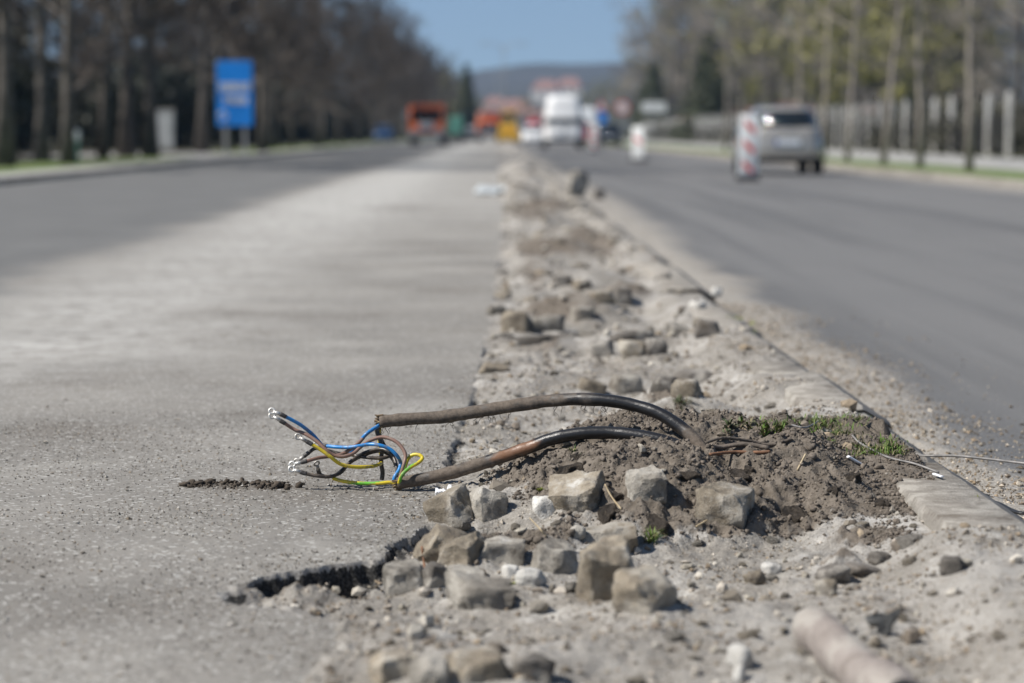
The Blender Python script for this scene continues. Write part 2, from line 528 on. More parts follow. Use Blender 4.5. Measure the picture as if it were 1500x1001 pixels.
def sd_asphalt(X, Y):
    """signed distance to the broken edge, positive on the milled lane"""
    shp = X.shape; X = X.ravel(); Y = Y.ravel()
    nf = np.clip(2.2 - Y / 6, .4, 1)
    Xp = X + nf * (.016 * fbm(X, Y, .11, 3, 1) + .011 * fbm(X, Y, .04, 2, 6) + .005 * fbm(X, Y, .02, 2, 2)); Yp = Y + nf * (.02 * fbm(X, Y, .11, 3, 3) + .012 * fbm(X, Y, .04, 2, 7) + .006 * fbm(X, Y, .02, 2, 4))
    d2 = np.full(X.shape, 1e9)
    for (ax, ay), (bx, by) in zip(EDGE[:-1], EDGE[1:]):
        ex, ey = bx - ax, by - ay
        t = np.clip(((Xp - ax) * ex + (Yp - ay) * ey) / (ex * ex + ey * ey), 0, 1)
        d2 = np.minimum(d2, (Xp - ax - t * ex) ** 2 + (Yp - ay - t * ey) ** 2)
    ins = np.zeros(X.shape, bool)
    q = POLY
    for i in range(len(q)):
        (ax, ay), (bx, by) = q[i], q[(i + 1) % len(q)]
        if ay == by: continue
        c = ((ay > Yp) != (by > Yp)) & (Xp < (bx - ax) * (Yp - ay) / (by - ay) + ax)
        ins ^= c
    return (np.where(ins, 1, -1) * np.sqrt(d2)).reshape(shp)

KERB_TOP = .05
# mounds: X, Y, rx, ry, height
MOUNDS = [(.34, 5.78, .22, .26, .075), (.66, 5.95, .26, .22, .05), (.62, 5.50, .40, .34, .095), (.40, 5.30, .30, .25, .05), (.25, 5.12, .17, .16, .06), (.17, 5.42, .10, .10, .045), (.34, 4.95, .12, .10, .05),
          (.86, 5.2, .22, .28, .055), (.44, 5.0, .1, .1, .03), (.78, 6.3, .22, .3, .05), (.55, 6.9, .16, .12, .06), (.50, 7.25, .1, .08, .05),
          (.55, 9.2, .3, .2, .07), (.35, 10.6, .22, .2, .10), (.62, 11.4, .2, .2, .08), (.5, 12.8, .3, .35, .10), (.30, 14.2, .2, .3, .09), (.40, 16, .3, .4, .13), (.6, 18.2, .3, .5, .12), (.35, 21, .35, .7, .14), (.55, 25, .35, 1.0, .16), (.3, 30, .3, 1.5, .2), (.5, 38, .35, 2.5, .22), (.5, 50, .35, 4, .25),
          (.75, 4.15, .25, .3, .03), (.9, 3.85, .2, .3, .035), (.3, 3.9, .25, .2, .02), (.02, 3.62, .25, .12, .03)]
# where dark soil lies: X, Y, rx, ry, weight
SOILS = [(.36, 5.78, .28, .28, 1.4), (.66, 5.88, .32, .26, 1.3), (.95, 5.62, .12, .4, 1.1), (.55, 5.42, .50, .36, 1.5), (.28, 5.12, .20, .22, 1.4), (.86, 5.30, .24, .36, 1.4), (.15, 5.38, .10, .10, .9), (.40, 4.90, .14, .13, 1.2), (.62, 4.98, .10, .10, .9),
         (.94, 5.25, .14, .26, 1.2), (.12, 4.68, .14, .14, .8), (-.02, 4.55, .10, .1, .7), (-.38, 4.24, .10, .05, .55), (.74, 4.72, .09, .08, .9), (.63, 4.40, .05, .05, .8), (.05, 4.1, .2, .07, .7), (.22, 4.28, .2, .06, .5),
         (.5, 7.15, .10, .10, .9), (.56, 8.6, .14, .2, .5), (.30, 10.5, .25, .3, .8), (.18, 9.0, .15, .5, .5), (.45, 13.5, .3, .6, .7), (.2, 14, .12, 4, .55), (.6, 18, .3, 1.0, .7), (.3, 24, .4, 3, .6), (.75, 16, .14, 6, .6), (.62, 11.4, .16, .2, .8), (.40, 15.8, .25, .4, .9), (.35, 21, .3, .6, .8), (.55, 25, .3, 1.0, .7), (.3, 30, .25, 1.5, .8), (.5, 38, .3, 2.5, .7), (.5, 55, .3, 7, .7)]
ROADSOIL = [(*at_z(340, 712)[:2], .075, .05, 1.0), (*at_z(395, 714)[:2], .05, .04, .8), (*at_z(290, 711)[:2], .03, .035, .7), (*at_z(350, 606)[:2], .16, .1, .55), (*at_z(500, 655)[:2], .1, .1, .2), (*at_z(330, 460)[:2], .6, .3, .5), (*at_z(400, 500)[:2], .4, .2, .4), (*at_z(590, 305)[:2], .7, 2.0, .55), (*at_z(700, 330)[:2], .25, 1.0, .4), (*at_z(120, 560)[:2], .3, .2, .35), (*at_z(60, 690)[:2], .2, .15, .35), (*at_z(120, 900)[:2], .5, .3, .36)]

def gsum(X, Y, lst):
    t = np.zeros(X.shape)
    for (a, b, rx, ry, w) in lst:
        t = t + w * np.exp(-(((X - a) / rx) ** 2 + ((Y - b) / ry) ** 2))
    return t

def soil_mask(X, Y):
    s = gsum(X, Y, SOILS)
    s = s + .35 * fbm(X, Y, .13, 4, 9) * (s > .05) + np.where(Y > 6.2, .18 * fbm(X, Y, .5, 3, 14), 0)
    return np.clip(s - .15, 0, 1)

def median_z(X, Y, sd, soil):
    lod = np.clip(1.6 - Y / 14, .25, 1)
    z = -.022 + .02 * fbm(X, Y, .45, 3, 21) + .014 * lod * fbm(X, Y, .13, 3, 22)
    z = z + .016 * fbm(X, Y, .26, 3, 24) * sstep(4.75, 4.5, Y) + np.where(Y > 7, .035 * fbm(X, Y, .8, 3, 25) + .02 * fbm(X, Y, .28, 3, 26), 0)
    z = z + .02 * np.maximum(sstep(4.12, 4.0, Y), .8 * sstep(-.40, -.50, X) * (Y < 4.75)) + gsum(X, Y, MOUNDS)
    tr = np.where(Y < 4.56, (.9 + 1.3 * fbm(X, Y, .06, 3, 27)) * (.25 + .75 * sstep(-.50, -.36, X)) * sstep(4.06, 4.16, Y + .06 * (X + .35)), .12 + .6 * sstep(.05, .4, fbm(X * 0, Y, .28, 2, 23)))
    z = z - .030 * np.exp(-((sd + .05) / .05) ** 2) * tr + .016 * np.exp(-((sd + .05) / .12) ** 2) * (Y > 4.9)
    s3 = np.clip(soil * 1.4, 0, 1)
    lump = .034 * (billow(X, Y, .15, 3, 31) + .2) + .020 * (billow(X, Y, .05, 3, 35) + .1) + .012 * fbm(X, Y, .024, 3, 32)
    sand = .007 * fbm(X, Y, .06, 3, 33) + .0035 * fbm(X, Y, .018, 3, 34)
    z = z + lod * (s3 * lump + (1 - s3) * sand)
    # flatten towards the kerb, bury it in two places, leave it bare elsewhere
    kz = np.full(X.shape, KERB_TOP - .035)
    cover = np.exp(-((Y - 5.62) / .44) ** 2) * .062 + sstep(4.62, 4.38, Y) * .062 + np.where(Y > 5.9, .042 * sstep(-.25, .15, fbm(X, Y, .9, 3, 41) + .1), 0)
    cover = cover * np.clip((.995 - X) / .04, 0, 1) - .03 * sstep(.975, .995, X)
    kz = kz + cover + .014 * fbm(X, Y, .09, 3, 42) * (cover > .01)
    w = sstep(.66, .84, X)
    z = z * (1 - w) + np.maximum(kz, np.minimum(z, kz + .004)) * w
    # the black cavity under the broken edge
    hx, hy, _ = at_z(528, 858, -.02)
    z = z + .012 * np.exp(-((sd + .012) / .012) ** 2) * fbm(X, Y, .016, 2, 43) * lod
    z = z - .14 * np.exp(-(((X - hx) / .042) ** 4 + ((Y - hy) / .075) ** 4))
    return z

def milled_z(X, Y):
    lod = np.clip(1.5 - Y / 12, .15, 1)
    return lod * (.0016 * fbm(X, Y, .022, 3, 51) + .003 * fbm(X, Y, .16, 3, 52)) + .006 * fbm(X, Y, .8, 2, 53)

def surface(X, Y):
    X = np.asarray(X, float); Y = np.asarray(Y, float)
    sd = sd_asphalt(X, Y); so = soil_mask(X, Y)
    zm = median_z(X, Y, sd, so); za = milled_z(X, Y)
    k = sstep(-.012, .002, sd)
    z = np.where(sd > .002, za, np.where(sd < -.012, np.minimum(zm, zm), za * k + zm * (1 - k)))
    rs = np.clip(gsum(X, Y, ROADSOIL), 0, 1)
    z = z + np.where(sd > 0, np.clip(rs - .55, 0, 1) * (.014 * (billow(X, Y, .03, 2, 61) + .5)), 0)
    so = np.where(sd > 0, rs, so)
    return z, sd, so

def ground_hit(x, y):
    """first point where the pixel's ray meets the near ground"""
    d = ray(x, y); t = np.linspace(3.2, 60, 4000) if y < 420 else np.linspace(3.2, 16, 3000)
    X = d[0] * t; Y = d[1] * t; Z = CAM_H + d[2] * t
    H, _, _ = surface(X, Y)
    H = np.where((X > .87) & (X < 1.05), np.maximum(H, KERB_TOP), H)
    H = np.where(X > 1.05, -.06, H)
    i = int(np.argmax(Z < H))
    return np.array([X[i], Y[i], H[i]])

def surf1(X, Y):
    return float(surface(np.array([X]), np.array([Y]))[0][0])

G1 = "loose paving setts dug out of the median"
SETTS = [
 ((628, 720, 697, 782), (14, -24, -34), 'tan', "wedge topped tan sett with a wisp of white plastic behind it"),
 ((683, 718, 743, 774), (-8, 16, 18), 'grey', "grey sett with a dusty face right behind the wedge topped tan sett"),
 ((812, 704, 892, 762), (22, -18, -20), 'tan', "large tan sett tilted on the soil slope below the cables, right side in shade"),
 ((917, 690, 976, 742), (8, 0, 4), 'grey', "squarish grey sett set upright in dark soil just under the cable bend"),
 ((1018, 715, 1101, 780), (4, 6, -16), 'tan', "broad tan sett alone at the right on the edge of soil and sand"),
 ((616, 776, 684, 832), (14, 26, 20), 'tan', "pale slab of stone leaning against the broken asphalt edge"),
 ((644, 786, 718, 838), (8, -22, -38), 'tan', "low brown tan sett in front of the leaning pale slab"),
 ((690, 788, 767, 842), (2, 3, 8), 'grey', "grey sett with a sooty front and a black shaded right face"),
 ((779, 795, 851, 852), (8, 4, 14), 'grey', "grey sett with lime crusted top in the middle of the pile"),
 ((846, 798, 934, 900), (4, 2, 4), 'tan', "tallest sett of the pile, standing upright with a white lime band at its top"),
 ((901, 836, 986, 914), (10, 8, -32), 'tan', "rounded tan sett leaning at the front right of the pile"),
 ((562, 826, 628, 882), (4, -4, 6), 'grey', "whitish grey sett at the lip of the black cavity"),
 ((618, 828, 656, 876), (0, 4, 20), 'dark', "small dark sett wedged beside the whitish sett at the cavity"),
 ((648, 834, 712, 876), (2, 2, -8), 'grey', "grey sett with white flecks behind the smooth round topped sett"),
 ((654, 848, 749, 902), (8, 6, 12), 'grey', "smooth round topped grey sett half buried at the front of the pile"),
 ((540, 958, 606, 1012), (0, 5, 14), 'tan', "blurred pale tan sett at the near edge, leftmost of its row"),
 ((602, 964, 660, 1016), (0, -4, -6), 'grey', "blurred grey sett second from left at the near edge"),
 ((655, 956, 748, 1014), (2, 3, 10), 'tan', "blurred broad sett with a dark right face at the near edge"),
 ((752, 962, 812, 1012), (0, 2, -14), 'dark', "blurred dark grey sett, rightmost of the row at the near edge"),
 ((846, 768, 936, 812), (0, -6, -6), 'tan', "soil caked flat sett lying on top behind the tallest sett"),
 ((892, 548, 940, 586), (0, 2, 6), 'grey', "squarish grey sett on sand just beyond the upper cable's crest"),
 ((954, 552, 992, 580), (0, 4, -8), 'dark', "small brown sett close right of the squarish one beyond the cable"),
 ((984, 556, 1028, 590), (4, -4, -18), 'tan', "yellowish tan sett in front of a soil clump beyond the cable bend"),
 ((845, 556, 884, 582), (4, 20, 10), 'tan', "small tan wedge stone on white sand beyond the upper cable"),
 ((866, 499, 899, 530), (0, 0, 4), 'dark', "dark sett, left one of three standing side by side on white sand"),
 ((907, 499, 946, 531), (0, 0, -6), 'tan', "tan sett, middle one of three standing side by side on white sand"),
 ((942, 496, 978, 527), (0, 3, 10), 'dark', "dark sett, right one of three standing side by side on white sand"),
 ((888, 484, 958, 505), (0, -6, 8), 'dark', "flat brown slab lying behind the three side by side setts"),
 ((768, 462, 828, 494), (0, -4, 8), 'grey', "pale rounded sett near the milled edge, beyond the flat slabs"),
 ((733, 456, 776, 494), (0, 5, -10), 'tan', "tan sett touching the milled edge left of the pale rounded sett"),
 ((742, 490, 822, 510), (0, -4, 6), 'dark', "flat dark slab below the pale rounded sett by the milled edge"),
 ((702, 530, 746, 552), (0, 4, 8), 'tan', "flat tan stone at the milled edge left of the white sand"),
 ((896, 421, 927, 454), (0, 0, 8), 'dark', "dark upright sett farther along, right end of a flat pale slab"),
 ((862, 424, 900, 444), (0, 0, 4), 'tan', "flat stone slab beside the dark upright sett farther along"),
 ((1018, 468, 1056, 498), (0, 3, -10), 'dark', "dark mossy stone near the kerb beyond the sand"),
 ((836, 448, 870, 476), (4, 6, 14), 'grey', "grey sett half sunk left of the dark upright sett"),
 ((806, 403, 838, 428), (0, 3, 4), 'dark', "blurred dark sett in the brown heap ahead of the upright one"),
 ((835, 408, 868, 430), (0, -8, 18), 'tan', "blurred brown sett next to the dark one in the brown heap"),
 ((828, 252, 862, 294), (0, 14, 30), 'grey', "pale blurred boulder on the median rim beside the right lane"),
 ((866, 276, 886, 296), (0, 4, 10), 'dark', "small dark stone right of the pale blurred boulder"),
]
WB = [((779, 727, 816, 768), (0, 6, 10), 'white', "white lime crusted chunk on the soil left of the large tilted sett"),
      ((734, 828, 762, 852), (0, 0, 20), 'white', "round white lump of mortar left of the lime crusted sett"),
      ((754, 834, 800, 862), (0, 5, -20), 'white', "white mortar crumbs lump in front of the lime crusted sett"),
      ((832, 772, 856, 796), (0, 30, 10), 'grey', "small pale wedge of stone above the tallest sett"),
      ((1196, 828, 1246, 858), (0, -10, 10), 'dark', "brown clod of hard soil on the sand, larger of the two"),
      ((1236, 830, 1292, 850), (0, 10, 20), 'dark', "long flat brown clod on the sand right of the larger one"),
      ((1194, 848, 1228, 876), (0, 0, -15), 'tan', "tan stone chip in front of the larger brown clod"),
      ((1272, 810, 1306, 830), (0, 6, 30), 'dark', "mossy brown stone left of the kerb end"),
      ((1376, 816, 1414, 846), (0, 0, -20), 'dark', "mossy dark stone under the kerb's broken end"),
      ((1116, 826, 1146, 844), (0, 8, 12), 'white', "pale flat pebble on the sandy slope"),
      ((1090, 838, 1122, 860), (0, -12, 24), 'tan', "cream flake of stone left of the pale flat pebble"),
      ((988, 541, 1052, 566), (0, 6, 4), 'dark', "brown soil clump behind the yellowish tan sett"),
      ((1064, 950, 1104, 985), (10, 30, 40), 'white', "blurred white bone shaped scrap of mortar at the near edge"),
      ((1074, 975, 1092, 1001), (0, 10, 60), 'white', "blurred white chip below the bone shaped scrap"),
      ((1042, 420, 1058, 434), (0, 0, 10), 'white', "upper white pebble on the kerb rim far along"),
      ((1010, 440, 1034, 456), (0, 0, 30), 'white', "lower white pebble on the kerb rim far along")]

PRE = {}
def _foot(b):
    return ground_hit((b[0] + b[2]) / 2, b[3] - .12 * (b[3] - b[1]))
for _b, *_r in SETTS + WB: PRE[_b] = _foot(_b)
# earth and sand banked up against the half buried setts
BANKS = []
for _b, *_r in SETTS:
    _g0 = PRE[_b]; _w = (_b[2] - _b[0]) * _g0[1] / FPX
    BANKS.append((_g0[0], _g0[1] + .05, _w * .75 + .012, .075, .009 if _b[3] > 600 else .014))
MOUNDS += BANKS
_h = at_z(515, 868, 0)
_h = at_z(530, 880, 0)
MOUNDS += [(_h[0], _h[1], .085, .085, -.045)]
surf_zero = None

# ------------------------------------------------------------------ ground meshes
def grid_faces(nx, ny):
    i = np.arange(ny - 1)[:, None] * nx; j = np.arange(nx - 1)[None]
    return np.stack([i + j, i + j + 1, i + nx + j + 1, i + nx + j], -1).reshape(-1, 4)

def compact(V, F, *attrs):
    u, inv = np.unique(F, return_inverse=True)
    return (V[u], inv.reshape(F.shape)) + tuple(a[u] for a in attrs)

def build_ground():
    road_parts, med_parts = [], []
    xs1 = np.concatenate([np.arange(-2.4, -.72, .02), np.arange(-.72, 1.011, .005)])
    ys = [3.0]
    while ys[-1] < 9: ys.append(ys[-1] + (.0048 if 3.9 < ys[-1] < 6.2 else .0085))
    ys[-1] = 9.0
    xs2 = np.concatenate([np.arange(-7.7, -2.4, .12), np.arange(-2.4, -.35, .08), np.arange(-.35, 1.011, .02)])
    ys2 = [9.0]
    while ys2[-1] < 70: ys2.append(ys2[-1] * 1.0035)
    ys3 = [ys2[-1]]
    while ys3[-1] < 900: ys3.append(ys3[-1] * 1.03)
    for xs, yy in ((xs1, np.array(ys)), (xs2, np.array(ys2)), (xs2[::3], np.array(ys3))):
        if xs[-1] < 1.0: xs = np.append(xs, 1.01)
        X, Y = np.meshgrid(xs, yy)
        z, sd, so = surface(X, Y)
        V = np.stack([X, Y, z], -1).reshape(-1, 3)
        F = grid_faces(len(xs), len(yy))
        s = sd.ravel()
        isr = (s[F] > -.001).all(1)
        asph = sstep(-1.95, -3.2, X.ravel() + .5 * fbm(X.ravel(), Y.ravel(), 1.6, 4, 71) + np.clip(.012 * (Y.ravel() - 12), 0, .3))
        cut = np.where(Y.ravel() < 4.7, 1, .55) * sstep(-.05, -.012, s) * sstep(-.004, -.012, z.ravel()) * (yy[0] < 9)
        road_parts.append(compact(V, F[isr], so.ravel(), asph)); med_parts.append(compact(V, F[~isr], so.ravel(), cut))
    # strip of old lane left of the close patch
    X, Y = np.meshgrid(np.linspace(-7.7, -2.4, 20), np.linspace(3.0, 9.0, 12))
    z, _, so = surface(X, Y)
    V = np.stack([X, Y, z], -1).reshape(-1, 3)
    road_parts.append((V, grid_faces(20, 12), np.zeros(V.shape[0]), sstep(-2.05, -2.95, X.ravel())))
    for nm, parts, mat in (("milled_road", road_parts, M['milled']), ("median_ground", med_parts, M['median'])):
        off = 0; Vs, Fs, S, A = [], [], [], []
        for (V, F, so, asph) in parts:
            Vs.append(V); Fs.append(F + off); off += len(V); S.append(so); A.append(asph)
        me = mesh_np(nm, np.concatenate(Vs), np.concatenate(Fs), [mat], True, {"soil": np.concatenate(S), "asph": np.concatenate(A), "pale": (lambda q: (.75 + .5 * fbm(q[:, 0], q[:, 1], .7, 4, 77)) * np.exp(-((q[:, 0] + 1.75) / .75) ** 2) * sstep(6.5, 9.5, q[:, 1]) + .5 * sstep(14, 30, q[:, 1]) * (q[:, 0] > -2.6) * (q[:, 0] < .2))(np.concatenate(Vs))})
        tag(link(nm, me), kind="structure")
build_ground()

def build_right_road():
    xs = np.concatenate([np.arange(.98, 2.6, .02), np.linspace(2.6, 8.2, 30)])
    ys = [3.0]
    while ys[-1] < 900: ys.append(ys[-1] * (1.004 if ys[-1] < 16 else 1.03))
    X, Y = np.meshgrid(xs, np.array(ys))
    near = np.clip(1.5 - Y / 10, 0, 1)
    wid = .42 + .20 * fbm(Y * 0 + .3, Y, 1.3, 3, 81) - .06 + np.clip((Y - 6) * .018, 0, .45)
    dust = np.clip(1.15 - (X - 1.06) / wid, 0, 1.0) + .55 * sstep(6.6, 8.0, X + .3 * fbm(X, Y, 3, 2, 82))
    z = -.06 + near * (.0018 * fbm(X, Y, .03, 3, 83)) + .028 * np.clip(1.25 - (X - 1.06) / .35, 0, 1) * (.7 + .7 * fbm(X, Y, .16, 3, 84)) + .01 * np.clip(dust, 0, 1) * near * fbm(X, Y, .05, 3, 85)
    me = mesh_np("road", np.stack([X, Y, z], -1).reshape(-1, 3), grid_faces(len(xs), len(ys)), [M['road']], True, {"dust": dust.ravel()})
    tag(link("road", me), kind="structure")
build_right_road()

# kerb: one stone after the other, worn arris sloping down to the lane
def kerbstone_mesh(seed, L=.993):
    rng = np.random.default_rng(seed)
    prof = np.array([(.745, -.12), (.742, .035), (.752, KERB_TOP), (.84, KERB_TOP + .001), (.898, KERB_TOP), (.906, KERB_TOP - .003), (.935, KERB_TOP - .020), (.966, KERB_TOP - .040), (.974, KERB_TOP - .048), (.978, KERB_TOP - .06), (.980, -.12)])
    n = 40; ys = np.linspace(0, L, n)
    V = []
    for i, y in enumerate(ys):
        e = min(y, L - y); drop = .010 * math.exp(-e / .005)
        for (px, pz) in prof:
            nx = .002 * mnoise.noise((px * 9 + seed, y * 9, pz * 9)); nz = .0018 * mnoise.noise((px * 14, y * 9 + seed * 3, 5)) + .002 * mnoise.noise((px * 40, y * 40 + seed, 1))
            chip = max(0, mnoise.noise((seed * 2.7, y * 7, px * 7)) - .35) * .04 if px > .9 else 0
            V.append((px + nx - chip, y, pz + (nz - drop - chip if pz > 0 else 0)))
    V = np.array(V); F = grid_faces(len(prof), n)
    k = len(prof)
    caps = [[0, j, j + 1, j + 1] for j in range(1, k - 1)] + [[(n - 1) * k, (n - 1) * k + j + 1, (n - 1) * k + j, (n - 1) * k + j] for j in range(1, k - 1)]
    F = np.concatenate([F, np.array(caps)]); F = np.concatenate([F[:, [0, 1, 2]], F[:, [0, 2, 3]]]); F = F[F[:, 1] != F[:, 2]]
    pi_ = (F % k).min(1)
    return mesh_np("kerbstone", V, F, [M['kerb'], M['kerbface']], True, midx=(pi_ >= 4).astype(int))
kerb = tag(empty("kerb", (.08, 0, 0)), kind="structure")
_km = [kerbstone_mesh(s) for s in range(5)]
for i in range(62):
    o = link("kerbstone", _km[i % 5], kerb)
    y = 3.53 + i * 1.0
    o.location = (.006 * math.sin(i * 2.3) + .038 * min(1, max(0, (9 - y) / 4.5)), y, (.006 * math.sin(i * 1.7) if i > 1 else 0) - (.02 if i == 0 else 0))
    o.rotation_euler = (random.uniform(-.006, .006), random.uniform(-.02, .015), random.uniform(-.006, .006) + (.0084 if 4.3 < y < 9 else 0))

# ------------------------------------------------------------------ loose grit, rubble and clods
_oct_v = np.array([(1, 0, 0), (-1, 0, 0), (0, 1, 0), (0, -1, 0), (0, 0, 1), (0, 0, -1)], float)
_oct_f = np.array([(0, 2, 4), (2, 1, 4), (1, 3, 4), (3, 0, 4), (2, 0, 5), (1, 2, 5), (3, 1, 5), (0, 3, 5)])
_g = (1 + 5 ** .5) / 2
_ico_v = np.array([(-1, _g, 0), (1, _g, 0), (-1, -_g, 0), (1, -_g, 0), (0, -1, _g), (0, 1, _g), (0, -1, -_g), (0, 1, -_g), (_g, 0, -1), (_g, 0, 1), (-_g, 0, -1), (-_g, 0, 1)], float) / 1.9
_ico_f = np.array([(0, 11, 5), (0, 5, 1), (0, 1, 7), (0, 7, 10), (0, 10, 11), (1, 5, 9), (5, 11, 4), (11, 10, 2), (10, 7, 6), (7, 1, 8), (3, 9, 4), (3, 4, 2), (3, 2, 6), (3, 6, 8), (3, 8, 9), (4, 9, 5), (2, 4, 11), (6, 2, 10), (8, 6, 7), (9, 8, 1)])

def pebbles(C, size, cols, rng, ico=False, jit=.35, sink=.3, flat=.75, smooth=False, name="gravel", mat=None):
    bv, bf = (_ico_v, _ico_f) if ico else (_oct_v, _oct_f)
    n = len(C); k = len(bv)
    V = bv[None] * (1 + rng.uniform(-jit, jit, (n, k, 1))) + rng.uniform(-.15, .15, (n, k, 3))
    V = V * rng.uniform(.6, 1.35, (n, 1, 3)); V[:, :, 2] *= flat
    a = rng.uniform(0, 2 * np.pi, n); ca, sa = np.cos(a)[:, None], np.sin(a)[:, None]
    x, y = V[:, :, 0] * ca - V[:, :, 1] * sa, V[:, :, 0] * sa + V[:, :, 1] * ca
    b = rng.uniform(-.6, .6, n); cb, sb = np.cos(b)[:, None], np.sin(b)[:, None]
    y, z = y * cb - V[:, :, 2] * sb, y * sb + V[:, :, 2] * cb
    V = np.stack([x, y, z], -1) * size[:, None, None]
    V = V + C[:, None]; V[:, :, 2] += (size * (1 - sink) * .6)[:, None]
    F = (bf[None] + (np.arange(n) * k)[:, None, None]).reshape(-1, 3)
    cc = np.repeat(cols, k, axis=0)
    return mesh_np(name, V.reshape(-1, 3), F, [mat or M['vcol']], smooth, cols={"col": cc})

PAL = np.array([(.33, .31, .27), (.25, .225, .19), (.42, .39, .35), (.19, .165, .14), (.29, .24, .18), (.13, .118, .10), (.23, .215, .19), (.50, .475, .43)])
def pick(n, rng, p=None):
    c = PAL[rng.choice(len(PAL), n, p=p)] * rng.uniform(.8, 1.15, (n, 1))
    return np.clip(c, 0, 1)

def scatter(n, x0, x1, y0, y1, rng, pw=1.0):
    Y = y0 + (y1 - y0) * rng.uniform(0, 1, n) ** pw
    X = rng.uniform(0, 1, n) * (x1 - x0) + x0
    return X, Y

def build_grit():
    rng = np.random.default_rng(11)
    # on the milled lane
    X, Y = scatter(60000, -1.35, .0, 3.5, 8.2, rng, 1.0)
    keep = np.abs(X) < .22 * Y + .1
    X, Y = X[keep], Y[keep]
    den = fbm(X, Y, .35, 3, 91) - .1 - .9 * sstep(6.2, 8.0, Y) + .9 * np.exp(-((sd_asphalt(X, Y)) / .12) ** 2)
    z, sd, so = surface(X, Y)
    keep = (sd > .004) & (rng.uniform(-.6, .6, len(X)) < den)
    X, Y, z = X[keep], Y[keep], z[keep]
    size = np.clip(rng.lognormal(-6.5, .42, len(X)), .0008, .006)
    tag(link("gravel", pebbles(np.stack([X, Y, z], -1), size, pick(len(X), rng, [.22, .22, .1, .12, .12, .02, .17, .03]), rng)), kind="stuff")
    # on the median
    X, Y = scatter(70000, -.55, .98, 3.3, 9.5, rng, 1.1)
    z, sd, so = surface(X, Y)
    den = fbm(X, Y, .22, 3, 95) * 1.3 - .12
    keep = (sd < -.012) & (rng.uniform(-.55, .55, len(X)) < den - .6 * so + .12)
    X, Y, z, so = X[keep], Y[keep], z[keep], so[keep]
    size = np.clip(rng.lognormal(-6.2, .5, len(X)), .0010, .009)
    c = pick(len(X), rng) * np.array([1.06, 1.0, .93]); c = c * np.where(so > .4, .55, 1)[:, None]
    tag(link("fine_rubble", pebbles(np.stack([X, Y, z], -1), size, np.clip(c, 0, 1), rng)), kind="stuff")
    # coarser rubble, still too many to count, over the whole strip into the distance
    X, Y = scatter(6500, -.5, .96, 3.3, 34, rng, 1.6)
    z, sd, so = surface(X, Y)
    den = fbm(X, Y, .4, 3, 97) + .45 * np.exp(-((sd + .1) / .1) ** 2)
    keep = (sd < -.015) & (rng.uniform(-.5, .6, len(X)) < den)
    X, Y, z = X[keep], Y[keep], z[keep]
    size = np.clip(rng.lognormal(-5.1, .5, len(X)), .003, .017) * np.clip(.8 + Y / 20, 1, 2)
    tag(link("rubble", pebbles(np.stack([X, Y, z], -1), size, pick(len(X), rng) * np.array([1.03, 1, .95]), rng, True, .25)), kind="stuff")
    # dust-lane grit beside the kerb, on the right lane
    X, Y = scatter(26000, 1.06, 1.83, 4.0, 12, rng, 1.3)
    keep = rng.uniform(0, 1, len(X)) < np.clip(1.1 - (X - 1.06) / (.45 + .25 * fbm(Y * 0, Y, 1.2, 2, 99)), .03, 1)
    X, Y = X[keep], Y[keep]
    z = -.06 + .022 * np.clip(1.25 - (X - 1.06) / .35, 0, 1)
    size = np.clip(rng.lognormal(-5.9, .5, len(X)), .0012, .010)
    tag(link("road_grit", pebbles(np.stack([X, Y, z], -1), size, pick(len(X), rng) * np.array([1.08, 1, .9]), rng)), kind="stuff")
    # crumbs and clods of soil on the mound
    X, Y = scatter(56000, -.05, 1.03, 4.5, 6.35, rng)
    z, sd, so = surface(X, Y)
    keep = (so > .35) & (sd < -.02) & (rng.uniform(-.5, .5, len(X)) < fbm(X, Y, .16, 3, 101) + .1)
    X, Y, z = X[keep], Y[keep], z[keep]
    size = np.clip(rng.lognormal(-6.45, .62, len(X)), .0009, .008)
    c = np.array([.185, .157, .130]) * rng.uniform(.65, 1.4, (len(X), 1))
    tag(link("soil_crumbs", pebbles(np.stack([X, Y, z], -1), size, c, rng, True, .35, .35, .85, True, "soil_crumbs", M['clod'])), kind="stuff")
    # the scrape of soil lying on the milled lane, by the wires
    n = 900
    X = np.concatenate([rng.normal(a, rx * .55, n // 3) for (a, b, rx, ry, w) in ROADSOIL[:3]]); Y = np.concatenate([rng.normal(b, ry * .6, n // 3) for (a, b, rx, ry, w) in ROADSOIL[:3]])
    z = surface(X, Y)[0]
    size = np.clip(rng.lognormal(-6.45, .75, len(X)), .0007, .011)
    c = np.array([.085, .07, .056]) * rng.uniform(.6, 1.5, (len(X), 1))
    tag(link("soil_scrape", pebbles(np.stack([X, Y, z], -1), size, c, rng, True, .35, .35, .7, True, "soil_scrape", M['clod'])), kind="stuff")
build_grit()

